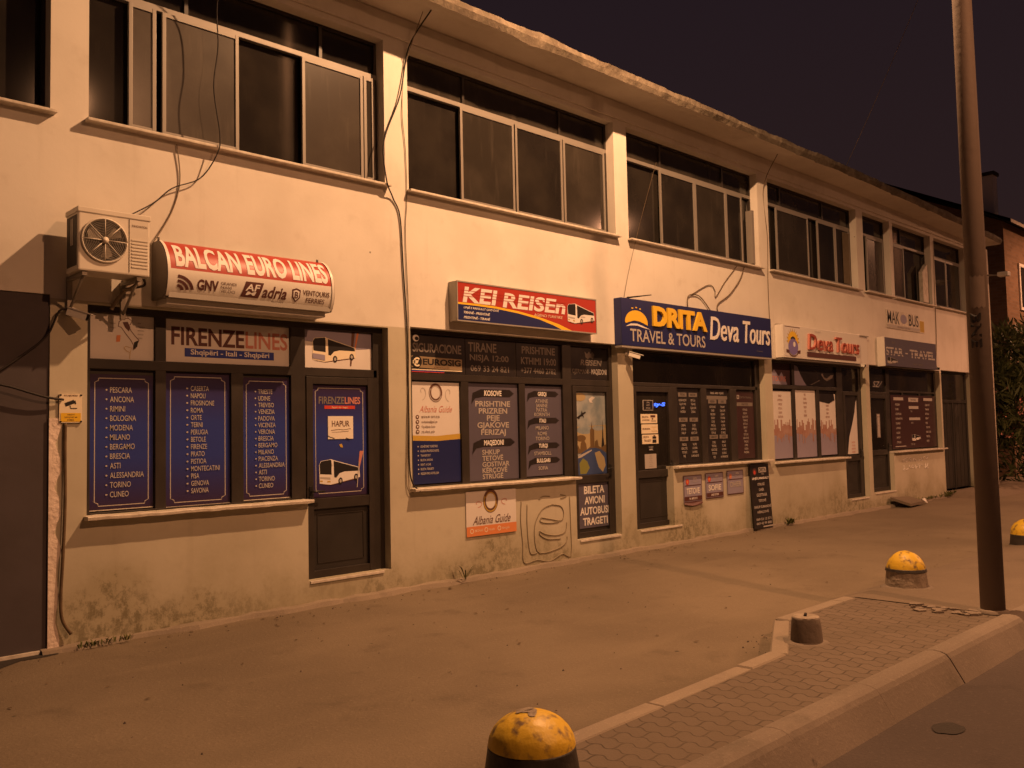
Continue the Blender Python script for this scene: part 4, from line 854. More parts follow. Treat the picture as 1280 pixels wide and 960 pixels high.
B.text('Deva', .538, .15, .742, .70, 'white_ink', .006, .16, .006); B.text('Tours', .778, .15, .986, .70, 'white_ink', .006, .16, .006); B.row('www.devatours.al', .90, .86, .03, 'faint_ink', 0, 'c', .9); B.done()
CIT = 'PRIZREN SHKUP PEJE OHER STRUGE TETOVE GOSTIVAR DEBAR KERCOVE KUMANOVE GJAKOVE FERIZAJ DURRES TIRANE SOFJE ATHINE BITOLA RESEN VLORE BERAT'.split()
def timetable(lab, x0, x1, z0, z1, mt, cols, heads, top=None):
    B = Board('window_poster', lab, 'poster', x0, x1, z0, z1, YT, mt, 'timetable posters'); k = rnd.randrange(20)
    if top: B.row(top, .5, .045, .030, 'grey_ink', .02, 'c', .68); B.rect(.03, .085, .97, .135, 'faint_ink')
    for v, h in heads:
        for c in cols: B.rect(c - .19, v - .028, c + .19, v + .028, 'faint_ink'); B.row(CIT[(k + int(v * 50)) % 20][:7], c, v, .030, 'dark_film', .02, 'c', .7); k += 3
        for r in range(h):
            for c in cols: B.row(CIT[(k * 7 + r * 3) % 20], c, v + .075 + r * .052, .031, 'grey_ink', .006, 'c', .72); k += 1
    B.done()
timetable('brown timetable poster with three pairs of heading blocks, beside the shop door', 10.36, 10.91, 1.085, 2.135, 'dark_film', (.27, .74), ((.08, 4), (.42, 3), (.68, 4)))
timetable('timetable poster headed TIRANË SHKUP KOSOVË with two columns of towns', 11.10, 11.685, 1.08, 2.135, 'dark_film', (.28, .73), ((.165, 9), (.66, 5)), 'TIRANË - SHKUP - KOSOVË')
B = Board('window_poster', 'reddish timetable poster with one narrow column under a small square logo', 'poster', 11.90, 12.42, 1.09, 2.12, YT, 'wine_film', 'timetable posters')
B.rect(.08, .05, .20, .11, 'grey_ink'); B.rect(.11, .06, .17, .10, 'wine_film'); B.text('DRITA TRAVEL', .23, .07, .90, .10, 'faint_ink', 0); B.rect(.06, .16, .94, .215, 'faint_ink'); B.row('LINJA DITORE', .5, .1875, .03, 'wine_film', .02, 'c', .7)
for i in range(13): B.row(CIT[(i * 3 + 4) % 20], .5, .27 + i * .053, .030, 'grey_ink', .006, 'c', .85)
B.done()
def sticker(name, lab, cat, x0, x1, z0, z1, mt, draw, y=.1145, group=None):
    B = Board(name, lab, cat, x0, x1, z0, z1, y, mt, group); draw(B); return B.done()
def d_hours(B):
    B.rect(.05, .06, .95, .94, 'dark_film')
    for v, t in ((.24, 'ORARI'), (.50, 'HAPUR'), (.78, 'MBYLLUR')): B.row(t, .5, v, .14, 'grey_ink', .01, 'c', .8)
sticker('door_sticker', 'square outlined opening hours sticker beside the blue lit lettering', 'sticker', 9.575, 9.80, 1.825, 1.965, 'grey_ink', d_hours)
def d_a(B): B.text('BILETA', .08, .22, .46, .42, 'brown_ink', .02); B.text('AVIONI', .08, .56, .50, .74, 'brown_ink', .02); B.rect(.58, .12, .88, .36, 'maroon_ink'); B.ell(.70, .52, .05, .09, 'brown_ink'); B.text('TRAVEL', .60, .66, .92, .84, 'brown_ink', 0)
def d_b(B): B.text('EUROPA', .06, .40, .52, .60, 'maroon_ink', .03); B.text('sherbim', .60, .24, .92, .36, 'gold_ink', 0); B.text('dite', .70, .46, .80, .56, 'gold_ink', 0); B.text('RRUGOR', .60, .68, .95, .82, 'gold_ink', 0)
def d_c(B): B.text('BILETA', .07, .16, .40, .36, 'brown_ink', .02); B.text('TRAGETI', .10, .54, .52, .76, 'brown_ink', .02); B.rect(.62, .22, .86, .46, 'black_ink'); B.rect(.62, .54, .86, .90, 'black_ink'); B.ell(.74, .14, .06, .07, 'brown_ink')
sticker('door_sticker', 'cream door sticker with a red block, topmost of three', 'sticker', 9.52, 9.885, 1.650, 1.775, 'cream', d_a, group='cream door stickers')
sticker('door_sticker', 'cream door sticker with one bold word, middle of three', 'sticker', 9.53, 9.893, 1.512, 1.636, 'cream', d_b, group='cream door stickers')
sticker('door_sticker', 'cream door sticker with two black squares, lowest of three', 'sticker', 9.54, 9.900, 1.372, 1.498, 'cream', d_c, group='cream door stickers')
sticker('door_sticker', 'tiny dark sticker with two short white words above the paper', 'sticker', 9.66, 9.79, 1.275, 1.345, 'dark_film', lambda B: (B.text('DUKE', .15, .12, .85, .36, 'grey_ink', .02), B.text('HYR', .2, .58, .8, .86, 'white_ink', .03)))
def d_p(B):
    for i, t in enumerate(('NJOFTIM', 'per udhetaret', 'e linjes', 'Tirane - Shkup', 'orari i ri', 'ju faleminderit')): B.row(t, .5, .14 + i * .14, .055, 'faint_ink', 0, 'c', .8)
sticker('paper_notice', 'crumpled grey paper notice low on the glass of the shop door', 'paper', 9.585, 9.84, 1.04, 1.235, 'grey_ink', d_p)
b = MB(); b.text('ty-S', 9.81, 10.06, 1.868, 1.935, .1005, 'led', .02, .15, .008); tag(b.build('led_sign', loc=(9.93, .1, 1.868)), 'small glowing blue letters behind the shop door glass', 'sign')
FLY = [(10.275, 10.715, .540, .915, 'maroon and white wall flyer with curled bottom edge, nearest the door', 'TETOVE', 'Nr. 069 20 18'), (10.815, 11.265, .562, .925, 'maroon and white wall flyer reading SOFIE, middle of three', 'SOFIE', 'LINJE DITORE'), (11.375, 11.815, .585, .935, 'pale pinkish wall flyer, nearest the tall notice board', 'OHER', '')]
for i, (x0, x1, z0, z1, lab, big, low) in enumerate(FLY):
    B = Board('wall_flyer', lab, 'flyer', x0, x1, z0, z1, -.012, 'lilac_film', 'flyers under the window', thick=.006)
    if i == 0:   # its lower edge has come loose and curls
        bb = MB(); n = 10; vs = [];
        for k in range(n + 1):
            u = k / n; x = x0 + (x1 - x0) * u; d = -.028 * math.sin(math.pi * u); vs += [(x, -.010, z0 + .004), (x, -.018, z0 - .02 + d * .6), (x, -.030, z0 - .022 + d)]
        bb.mesh(vs, [(k * 3 + q, k * 3 + q + 1, (k + 1) * 3 + q + 1, (k + 1) * 3 + q) for k in range(n) for q in (0, 1)], 'maroon_ink', True); bb.build('loose_edge', B.o)
    for (a, c, d_, e_) in ((0, 0, 1, .03), (0, .97, 1, 1), (0, .03, .02, .97), (.98, .03, 1, .97)): B.rect(a, c, d_, e_, 'maroon_ink')
    B.ell(.20, .24, .09, .11, 'red_ink' if i < 2 else 'pale_red_ink'); B.ell(.20, .24, .045, .055, 'orange_ink'); B.row('DRITA', .62, .13, .07, 'white_ink', .02, 'c', .9); B.row('TRAVEL & TOURS', .62, .24, .045, 'grey_ink', .0, 'c', .7)
    B.rect(.06, .36, .94, .39, 'maroon_ink'); B.text(big, .14, .47, .86, .70, 'white_ink' if i < 2 else 'grey_ink', .03)
    if low: B.rect(.03, .78, .97, .94, 'maroon_ink'); B.row(low, .5, .86, .08, 'white_ink', .02, 'c', .8)
    B.done()
# tall notice board leaning on the pillar
nb = thing('notice_board', 'tall black notice board listing towns, standing on the ground against the wall', 'sign', (12.23, -.1, .02))
b = MB(); n = 1
b.mesh([(11.965, -.095, .03), (12.495, -.095, .03), (12.495, -.075, .03), (11.965, -.075, .03), (11.955, -.05, 1.0), (12.485, -.05, 1.0), (12.485, -.03, 1.0), (11.955, -.03, 1.0)], [(0, 1, 5, 4), (1, 2, 6, 5), (2, 3, 7, 6), (3, 0, 4, 7), (4, 5, 6, 7), (0, 3, 2, 1)], 'dark_film'); b.build('panel', nb)
class LB(SB):
    def yy(s): s.k += 1; return None
B = SB(nb, 11.96, 12.49, .03, 1.0, 0.0)
B.ell(.20, .115, .11, .055, 'maroon_ink'); B.ell(.20, .125, .06, .03, 'red_ink'); B.rect(.42, .05, .84, .13, 'grey_ink'); B.text('DRITA', .45, .06, .82, .12, 'dark_film', .03); B.row('TRAVEL', .63, .155, .022, 'grey_ink', 0, 'c', .8)
B.text('LINJË E RREGULLT', .04, .195, .96, .245, 'white_ink', .04)
for v, t, w in ((.31, 'STRUGË', .38), (.395, 'OHËR', .28), (.48, 'GOSTIVAR', .58), (.565, 'TETOVË', .42), (.66, 'SHKUP KUMANOVË', .92), (.745, 'KËRÇOVË', .62)): B.text(t, .5 - w / 2, v - .025, .5 + w / 2, v + .025, 'grey_ink', .03)
B.text('069 53 13 571', .10, .835, .92, .875, 'grey_ink', .02); B.text('069 42 99 808', .10, .90, .92, .94, 'grey_ink', .02); B.rect(.45, .965, .98, .985, 'grey_ink')
for mb in (B.a, B.t):
    for v in mb.v: v.y = -.0965 + .0464 * (v.z - .03) + v.y
B.done()

# --- shop 4
sg = thing('shop_sign', 'white box sign with a round emblem and raised red Deva Tours letters', 'sign', (14.3, 0, 2.67))
b = MB(); b.box(12.93, 15.70, -.145, -.004, 2.675, 3.205, 'sign_white', .004); b.build('housing', sg)
b = MB(); b.box(12.94, 16.30, -.05, -.004, 3.207, 3.225, 'sign_side'); b.box(15.71, 16.26, -.03, -.004, 2.69, 3.206, 'sign_white', .003); b.build('back_plate', sg)
b = MB(); b.box(12.94, 15.70, -.13, -.01, 2.64, 2.673, 'sign_dark'); b.build('edge_frame', sg)
B = SB(sg, 12.93, 15.70, 2.675, 3.205, -.1465)
B.rect(.018, .04, .205, .95, 'white_print'); B.rect(.02, .04, .20, .065, 'brown_ink'); B.rect(.205, .03, .215, .97, 'sign_white')
for i in range(11):
    a = R(180 + 18 * i); B.poly([(.112 + .060 * math.cos(a - .12), .50 + .30 * math.sin(a - .12)), (.112 + .078 * math.cos(a), .50 + .42 * math.sin(a)), (.112 + .060 * math.cos(a + .12), .50 + .30 * math.sin(a + .12))], 'gold_ink')
B.ell(.112, .48, .060, .29, 'yellow_ink'); B.ell(.112, .46, .030, .12, 'black_ink'); B.ell(.112, .66, .058, .25, 'violet_ink'); B.ell(.125, .58, .014, .08, 'white_ink'); B.ring(.112, .72, .068, .24, .14, 'brown_ink', 10, 170); B.poly([(.03, .74), (.065, .78), (.065, .86), (.03, .84)], 'maroon_ink'); B.poly([(.195, .74), (.16, .78), (.16, .86), (.195, .84)], 'maroon_ink')
B.text('Deva', .285, .20, .596, .70, 'deep_red', .004, .10, .03, 'pale_red_ink'); B.text('Tours', .638, .20, .962, .70, 'deep_red', .004, .10, .03, 'pale_red_ink'); B.rect(.275, .77, .932, .92, 'maroon_ink'); B.row('TRAVEL AGENCY', .42, .10, .045, 'grey_ink', 0, 'c', .9); B.done()
def city_film(lab, x0, x1, z0, z1, seed, cut=False):
    B = Board('window_poster', lab, 'poster', x0, x1, z0, z1, YT, 'white_print', 'faded pink and white shop films'); r = random.Random(seed)
    B.rect(0, .62, 1, 1, 'lilac_film')
    pts = [(0, .64)]; u = 0
    while u < 1:
        w = r.uniform(.03, .08); h = r.uniform(.42, .60); pts += [(u, h), (min(1, u + w), h)]; u += w
    B.poly(pts + [(1, .68), (.7, .64), (.5, .72), (.3, .66)], 'faded_red')
    for i in range(6): B.row(CIT[(i * 5 + seed) % 20], .5, .07 + i * .062, .032, 'faded_red', .02, 'c', .7)
    for i in range(9): a = r.random(); w = r.uniform(.015, .04); B.rect(a * .9, .62, a * .9 + w, .66 + r.random() * .14, 'faded_red')
    if cut: B.poly([(0, 0), (.9, 0), (.95, .10), (.6, .16), (.0, .12)], 'dark_film')
    B.done()
city_film('white poster with faded pink skyline in the window next to the notice board', 12.88, 13.61, 1.05, 2.15, 1)
city_film('tall white poster with faded pink skyline, reaching to the transom', 13.72, 14.45, 1.045, 2.185, 2)
city_film('white poster with faded pink skyline and a dark torn top', 14.57, 15.20, 1.06, 2.13, 3, True)
B = Board('window_poster', 'pinkish transom film above the white skyline poster, at the left pane', 'poster', 12.87, 13.61, 2.26, 2.605, YT, 'wine_film')
B.poly([(.12, 1), (.12, .55), (.3, .3), (.5, .62), (.62, .4), (.85, .95), (.85, 1)], 'lilac_film'); B.text('TOURS', .2, .6, .8, .85, 'pale_red_ink', .02); B.done()
B = Board('window_poster', 'dark transom film with a pale aeroplane and curved white corner', 'poster', 13.72, 15.21, 2.26, 2.605, YT, 'dark_film')
B.poly([(0, 0), (.10, .08), (.16, .45), (.24, .8), (.30, 1), (0, 1)], 'lilac_film'); B.poly([(.66, .38), (.72, .62), (.80, .72), (.94, .55), (.97, .38), (.90, .42), (.80, .58), (.74, .54), (.70, .34)], 'faint_ink'); B.line([(.40, .95), (.62, .70)], .01, 'faint_ink'); B.line([(.50, .2), (.56, .3)], .012, 'faint_ink'); B.done()
B = Board('door_poster', 'door film with a pale curved fold and brown text at its foot', 'poster', 15.53, 16.02, 1.045, 2.10, .1145, 'dark_film')
B.poly([(.92, .10), (1, .06), (1, 1), (.12, 1), (.30, .70), (.62, .45), (.80, .28)], 'white_print')
for i in range(4): B.row(CIT[i * 4], .62, .80 + i * .055, .030, 'pale_red_ink', .02, 'c', .8)
B.done()
# --- shop 5
sg = thing('shop_sign', 'dark grey box sign reading STAR TRAVEL in split white letters', 'sign', (18.0, 0, 2.68))
b = MB(); b.box(16.76, 19.30, -.145, -.004, 2.69, 3.23, 'wine_film', .004); b.build('housing', sg)
b = MB(); b.box(16.745, 16.758, -.15, -.004, 2.68, 3.24, 'sign_white'); b.build('edge_frame', sg)
B = SB(sg, 16.76, 19.30, 2.69, 3.23, -.1465); B.rect(.0, .0, 1, 1, 'slate_film')
B.text('STAR', .015, .33, .336, .62, 'grey_ink', .03); B.text('-', .375, .48, .42, .52, 'grey_ink', .02); B.text('TRAVEL', .459, .33, .967, .64, 'grey_ink', .03)
for v in (.405, .545): B.rect(.0, v, 1, v + .03, 'slate_film')
B.row('Agjenci', .16, .14, .07, 'faint_ink', 0, 'c', 1); B.row('Udhetime nderkombetare', .72, .22, .045, 'faint_ink', 0, 'c', .95); B.row('069 20 99 114 - 068 40 22 771', .62, .87, .055, 'faint_ink', .01, 'c', .95); coach(B, .03, .68, .19, .25, 'grey_ink'); B.done()
B = Board('wall_sign', 'weathered flat wall sign reading MAK BUS with its corner cut lower', 'sign', 17.23, 18.83, 3.46, 3.82, -.016, 'sill', thick=.014)
B.text('MAK', .02, .06, .37, .74, 'black_ink', .005); B.text('BUS', .66, .06, .97, .72, 'black_ink', .01); B.ell(.50, .40, .10, .26, 'lilac_film'); B.rect(0, .80, 1, .96, 'grey_ink'); B.row('LINJE E RREGULLT TIRANE - SHKUP', .5, .885, .09, 'brown_ink', .0, 'c', .85); B.done()
B = Board('wall_sign', 'small blank beige plate fixed beside the weathered flat wall sign', 'sign', 18.85, 19.10, 3.46, 3.72, -.010, 'cream', thick=.008); B.rect(.06, .06, .94, .94, 'gold_ink'); B.done()
B = Board('window_poster', 'shop window list of towns in three white columns around a small bus', 'poster', 17.49, 19.74, 1.085, 2.15, .0925, 'wine_film')
for c, (u, al) in enumerate(((.06, 'l'), (.38, 'l'), (.72, 'l'))):
    if c == 1:
        B.rect(.38, .04, .60, .12, 'grey_ink'); B.row('STAR TRAVEL', .49, .08, .04, 'wine_film', .01, 'c', .8); B.rect(.38, .20, .60, .255, 'grey_ink'); B.row('ITALI', .42, .30, .03, 'grey_ink', 0, 'l', .8); B.rect(.38, .42, .63, .47, 'grey_ink'); B.row('GREQI', .42, .52, .03, 'grey_ink', 0, 'l', .8); coach(B, .42, .74, .20, .13); B.row('12:00  19:00', .40, .93, .03, 'grey_ink', 0, 'l', .8); continue
    B.rect(u, .04, u + .21, .095, 'grey_ink')
    for i in range(9): B.row(CIT[(i * 3 + c * 5) % 20], u + .03, .175 + i * .088, .038, 'grey_ink', .02, 'l', 1.05)
B.rect(.05, .95, .28, .965, 'grey_ink'); B.done()
B = Board('window_poster', 'white SZ letters sticker on the dark glass above the shop door', 'sticker', 16.75, 17.22, 2.28, 2.42, YT, 'dark_film'); B.text('SZ', .08, .1, .75, .9, 'grey_ink', .0, .3); B.line([(.60, .9), (.98, .05)], .012, 'grey_ink'); B.done()
B = Board('door_sticker', 'tall narrow pale sticker on the dark door glass, by the handle', 'sticker', 16.87, 17.02, 1.32, 1.78, .1145, 'faint_ink'); B.ell(.5, .07, .35, .05, 'grey_ink'); B.rect(.2, .14, .8, .96, 'grey_ink'); B.row('HYRJE', .5, .5, .03, 'brown_ink', 0, 'c', .6); B.done()
B = MB()   # scrawled white chalk on the low wall
ch = thing('graffiti', 'white chalk scrawl in two rows on the low wall under the town list', 'graffiti', (18.3, 0, .7)); g = MB(); r2 = random.Random(4)
for row in range(2):
    for k in range(9):
        x = 17.72 + k * .145; z = .86 - row * .15; pts = [(x + r2.uniform(-.02, .11), -.004, z + r2.uniform(-.05, .05)) for _ in range(5)]
        g.tube(smooth_path(pts, 4), .0052, 'white_ink', 5)
g.build('chalk_stroke', ch)

# --- spray outline on the wall by shop 2
gr = thing('graffiti', 'brown sprayed graffiti outline of a rounded letter below the window sill', 'graffiti', (7.5, 0, .4)); g = MB()
def gp(px): return (7.10 + .84 * px[0], -.004, .83 - .76 * px[1])
STR = [[(0.02, .06), (.0, .35), (.03, .7), (.05, .98), (.3, .97), (.55, 1.02), (.8, .94), (.99, .98), (1.0, .55), (.99, .05)],
       [(.13, .12), (.12, .4), (.14, .7), (.18, .86), (.30, .86)], [(.62, .16), (.42, .22), (.28, .42), (.26, .65), (.31, .84), (.45, .88), (.75, .84), (.90, .76), (.92, .68)],
       [(.62, .16), (.80, .20), (.86, .32), (.80, .42), (.58, .38), (.40, .34)], [(.40, .34), (.38, .40), (.55, .44), (.76, .44)], [(.92, .46), (.88, .60), (.70, .64), (.48, .60), (.36, .54)], [(.36, .54), (.37, .60), (.52, .68), (.78, .70)], [(.36, .06), (.45, .02), (.58, .03)], [(.80, .02), (.92, .05), (.80, .08)]]
for st in STR: g.tube(smooth_path([gp(p) for p in st], 6), .0060, 'spray', 6)
g.build('spray_stroke', gr)

# ------------------------------------------------------------------ wall fittings
ac = thing('air_conditioner', 'cream outdoor air conditioner unit on wall brackets beside the half-round sign', 'air conditioner', (2.55, 0, 2.80))
ax0, ax1, ay0, ay1, az0, az1 = 2.226, 2.752, -.375, -.110, 2.822, 3.292
b = MB(); b.box(ax0, ax1, ay0, ay1, az0, az1, 'ac_white', .012); b.box(ax0 - .006, ax1 + .006, ay0 - .006, ay1 + .006, az1 - .035, az1 + .006, 'ac_white', .006); b.build('casing', ac)
fx, fz, fr_ = 2.412, 3.062, .163
b = MB(); n = 40
b.face([(fx + fr_ * math.cos(2 * math.pi * i / n), ay0 - .0025, fz + fr_ * math.sin(2 * math.pi * i / n)) for i in range(n)], 'ac_dark')
for k in range(3):
    a = 2 * math.pi * k / 3 + .4; b.face([(fx + q * math.cos(a + w_), ay0 - .006 - .006 * (w_ > .2), fz + q * math.sin(a + w_)) for q, w_ in ((.03, 0), (.13, -.1), (.14, .25), (.12, .6), (.035, .7))], 'ac_fan')
b.build('fan', ac)
b = MB()
for rr in [.03 + .012 * i for i in range(12)]: b.tube([(fx + rr * math.cos(2 * math.pi * i / 36), ay0 - .016, fz + rr * math.sin(2 * math.pi * i / 36)) for i in range(37)], .0016, 'ac_fan', 4)
for k in range(8):
    a = math.pi * k / 4; b.tube([(fx + .025 * math.cos(a), ay0 - .018, fz + .025 * math.sin(a)), (fx + fr_ * math.cos(a), ay0 - .014, fz + fr_ * math.sin(a))], .0035, 'ac_white', 6)
b.tube([(fx + fr_ * math.cos(2 * math.pi * i / 48), ay0 - .010, fz + fr_ * math.sin(2 * math.pi * i / 48)) for i in range(49)], .008, 'ac_white', 6)
b.tube([(fx, ay0 - .012, fz), (fx, ay0 - .026, fz)], .024, 'ac_white', 16); b.build('fan_grille', ac)
b = MB(); b.box(2.592, 2.596, ay0 - .003, ay0 - .001, az0 + .02, az1 - .04, 'ac_dark')
for k in range(9): b.box(2.612, 2.735, ay0 - .005, ay0 - .001, az0 + .06 + k * .026, az0 + .070 + k * .026, 'ac_white')
b.build('front_louvre', ac)
b = MB(); b.text('INNOVATION', 2.615, 2.730, 3.196, 3.214, ay0 - .003, 'brown_ink', .01); b.build('lettering', ac)
b = MB(); b.box(ax0 - .0015, ax0 + .002, ay0 + .03, ay1 - .02, az0 + .04, az1 - .05, 'ac_dark')
for k in range(2): b.box(ax0 - .004, ax0 - .0018, ay0 + .11 + k * .03, ay0 + .125 + k * .03, az0 + .20, az0 + .40, 'ac_white')
b.build('side_vent', ac)
for xx in (2.28, 2.68):
    b = MB(); b.box(xx - .018, xx + .018, ay0 + .02, -.001, az0 - .032, az0 - .003, 'galv'); b.box(xx - .018, xx + .018, -.03, -.001, az0 - .30, az0 - .032, 'galv'); b.tube([(xx, ay0 + .06, az0 - .03), (xx, -.02, az0 - .26)], .011, 'galv'); b.build('bracket', ac)
b = MB(); b.tube(smooth_path([(2.74, -.17, 2.80), (2.70, -.14, 2.76), (2.66, -.10, 2.74), (2.62, -.03, 2.66), (2.60, .0, 2.60)]), .016, 'grey_cable'); b.tube(smooth_path([(2.78, -.16, 2.86), (2.81, -.12, 2.80), (2.70, -.08, 2.76), (2.64, -.02, 2.70)]), .010, 'cable'); b.build('pipe', ac)

def security_camera(lab, p, aim, big=1.0):
    o = thing('security_camera', lab, 'camera', p); p = Vector(p); d = Vector(aim).normalized(); base = Vector((p.x, -.001, p.z + .03))
    b = MB(); b.tube([base + Vector((0, 0, 0)), base + Vector((0, -.02, 0))], .035 * big, 'cam_white', 16); b.tube([base + Vector((0, -.02, 0)), p + Vector((0, .0, .03)), p], .010, 'cam_white'); b.build('mount', o)
    side = d.cross(Vector((0, 0, 1))).normalized(); u = side.cross(d)
    def bx(b, l0, l1, w, h0, h1, mt):
        vs = [p + d * L * big + side * s * w * big + u * h * big for L in (l0, l1) for s in (-1, 1) for h in (h0, h1)]
        b.mesh(vs, [(0, 1, 3, 2), (4, 6, 7, 5), (0, 4, 5, 1), (2, 3, 7, 6), (0, 2, 6, 4), (1, 5, 7, 3)], mt)
    b = MB(); bx(b, -.06, .09, .030, -.028, .026, 'cam_white'); b.build('housing', o)
    b = MB(); bx(b, -.065, .125, .037, .027, .034, 'cam_white'); b.build('sun_shield', o)
    b = MB(); bx(b, .0905, .094, .027, -.025, .023, 'black_plastic'); b.tube([p + d * .094 * big, p + d * .100 * big], .016 * big, 'black_plastic', 14); b.build('lens', o)
security_camera('white bullet security camera at the corner, above the yellow warning sign', (2.30, -.11, 2.53), (.75, -.62, -.32), 1.0)
security_camera('white security camera hanging from the left end of the long navy sign', (9.10, -.12, 2.53), (.6, -.7, -.3), 1.0)
security_camera('small round-fronted security camera at the right end of the white box sign', (15.80, -.10, 2.66), (.1, -1, -.2), .9)
security_camera('pale security camera at the lower right corner of the dark grey box sign', (19.42, -.08, 2.74), (-.5, -.8, -.2), 1.0)
B = Board('warning_sign', 'small yellow warning sign with a black surveillance camera symbol', 'sign', 2.215, 2.378, 1.705, 1.925, -.016, 'cream', thick=.012)
B.text('KUJDES!', .20, .03, .80, .10, 'brown_ink', .02); B.poly([(.22, .32), (.62, .20), (.68, .32), (.28, .44)], 'black_ink'); B.poly([(.64, .24), (.70, .22), (.74, .34), (.68, .36)], 'black_ink'); B.line([(.46, .40), (.50, .50), (.78, .50)], .006, 'black_ink'); B.rect(.06, .66, .94, .96, 'yellow_ink')
for i, t in enumerate(('AMBIENTI', 'SURVEJOHET ME', 'KAMERA')): B.row(t, .5, .72 + i * .09, .05, 'brown_ink', .01, 'c', .8)
for u in (.05, .95):
    for v in (.04, .96): B.ell(u, v, .05, .035, 'black_ink', n=12)
B.done()
def cable(lab, pts, r=.006, mt='cable', k=7, name='cable'):
    b = MB(); b.tube(smooth_path(pts, k), r, mt, 6); return tag(b.build(name, loc=pts[0]), lab, 'cable')
b = MB(); b.tube(smooth_path([(2.258, -.018, 1.70), (2.256, -.018, 1.5), (2.258, -.022, 1.1), (2.245, -.024, .7), (2.232, -.024, .42), (2.24, -.03, .24), (2.30, -.04, .12)], 6), .0125, 'conduit', 10); tag(b.build('pipe', loc=(2.25, 0, .1)), 'rusty brown conduit running down the building corner from the warning sign', 'pipe')
cable('dark cable sagging across the gateway to the warning sign', [(1.55, -.03, 2.20), (1.72, -.05, 2.02), (1.90, -.06, 1.96), (2.10, -.05, 1.90), (2.24, -.03, 1.88)], .009)
cable('dark cable rising from the gateway corner to the security camera', [(1.72, -.02, 2.02), (1.95, -.02, 2.2), (2.12, -.03, 2.36), (2.20, -.05, 2.55), (2.29, -.04, 2.57)], .008)
cable('black cable hanging from the roof before a window and curling to the air conditioner', [(3.46, -.42, 5.86), (3.44, -.12, 5.38), (3.46, -.08, 4.96), (3.42, -.08, 4.59), (3.47, -.09, 4.18), (3.44, -.09, 4.00), (3.31, -.05, 3.78), (3.07, -.05, 3.65), (2.90, -.06, 3.49), (2.62, -.14, 3.30)], .0055)
cable('grey line dropping from the sill down to the half-round sign', [(3.12, -.02, 4.04), (3.15, -.012, 3.74), (3.08, -.012, 3.46), (2.91, -.03, 3.16)], .0055, 'grey_cable')  # thin grey line of tube down the wall
cable('long black cable looping down the pillar to the low window sill', [(5.61, -.38, 5.88), (5.57, -.05, 5.59), (5.46, -.03, 5.05), (5.26, -.02, 4.54), (5.23, -.09, 4.13), (5.36, -.02, 3.97), (5.45, -.015, 3.79), (5.48, -.015, 3.30), (5.52, -.015, 2.57), (5.525, -.015, 1.75), (5.53, -.02, 1.15), (5.60, -.09, .985)], .0075)
cable('thin pale line hanging straight down beside the long looping black cable', [(5.565, -.30, 5.88), (5.545, -.02, 5.4), (5.50, -.012, 4.9), (5.535, -.012, 4.5), (5.545, -.012, 4.0), (5.52, -.012, 3.6), (5.545, -.012, 2.6), (5.50, -.012, 1.5), (5.49, -.012, 1.05), (5.56, -.03, .97)], .0042, 'grey_cable')
cable('thin brown cable forking on the wall above the navy sign', [(12.05, -.02, 4.04), (11.91, -.015, 3.82), (11.61, -.015, 3.57), (11.29, -.015, 3.40), (11.27, -.02, 3.27)], .0075, 'conduit')
cable('thin brown cable in a small arch on top of the navy sign', [(10.50, -.02, 3.27), (10.53, -.02, 3.45), (10.80, -.02, 3.47), (11.08, -.02, 3.28)], .0075, 'conduit')
cable('faint curly wire on the wall left of the brown forking cable', [(11.85, -.012, 4.03), (11.50, -.012, 3.75), (11.24, -.012, 3.50), (11.22, -.012, 3.60), (11.06, -.012, 3.66), (10.60, -.012, 3.47)], .0055, 'conduit')
cable('straight dark wire down the wall joint to the right end of the navy sign', [(12.70, -.30, 5.88), (12.72, -.02, 5.4), (12.80, -.012, 4.6), (12.765, -.012, 3.9), (12.77, -.012, 3.27)], .006, 'conduit')
cable('thin slanting wire from the roof edge to the left end of the navy sign', [(9.75, -.1, 5.2), (9.45, -.05, 4.4), (9.20, -.02, 3.7), (9.05, -.03, 3.28)], .0028, 'conduit')
cable('straight grey drop wire on the wall between the last two window bays', [(19.75, -.03, 5.5), (19.76, -.012, 4.2), (19.72, -.012, 3.3), (19.60, -.02, 2.78)], .008, 'grey_cable')
b = MB(); b.tube(smooth_path([(15.2, -.2, 6.08), (14.6, -1.2, 7.2), (14.0, -2.6, 9.2), (13.7, -3.6, 11.0)], 5), .0045, 'grey_cable', 6); tag(b.build('overhead_wire', loc=(15.2, -.2, 6.08)), 'thin overhead wire rising from the roof edge into the night sky', 'wire')
b = MB()
for (x0, z0, n, s) in ((9.0, 3.265, 2, 1),):
    b.tube([(9.02, -.06, 3.27), (9.55, -.10, 3.36), (9.05, -.08, 3.285)], .006, 'cable', 6)
tag(b.build('wire', loc=(9.02, -.06, 3.27)), 'bent piece of wire sticking out over the left end of the navy sign', 'wire')

# ------------------------------------------------------------------ bollards, pole
def dome(loc, lab, h_band, paint, size, seg=44):
    o = thing('dome_bollard', lab, 'bollard', loc, 'yellow domed bollards'); x, y, z = loc; r, H = size
    pr = lambda t: (r * (1.0 - .07 * min(t / .4, 1)) if t <= .4 else r * .93 * math.sqrt(max(0, 1 - ((t - .4) / .6) ** 2.0)), H * t)
    b = MB(); b.lathe([(r * 1.03, -.03)] + [pr(i / 10 * h_band) for i in range(11)], paint, loc, seg, .008); b.build('base_band', o)
    b = MB(); b.lathe([pr(h_band + (1 - h_band) * math.sin(math.pi / 2 * i / 16)) for i in range(17)], 'dome_yellow', loc, seg, .004); b.build('cap', o)
    return o
d1 = dome((2.70, -4.50, ISL_Z), 'large yellow domed bollard with a black base band and chipped top, nearest the viewer', .42, 'dome_black', (.20, .240))
b = MB(); zz = ISL_Z + .325   # chipped crown
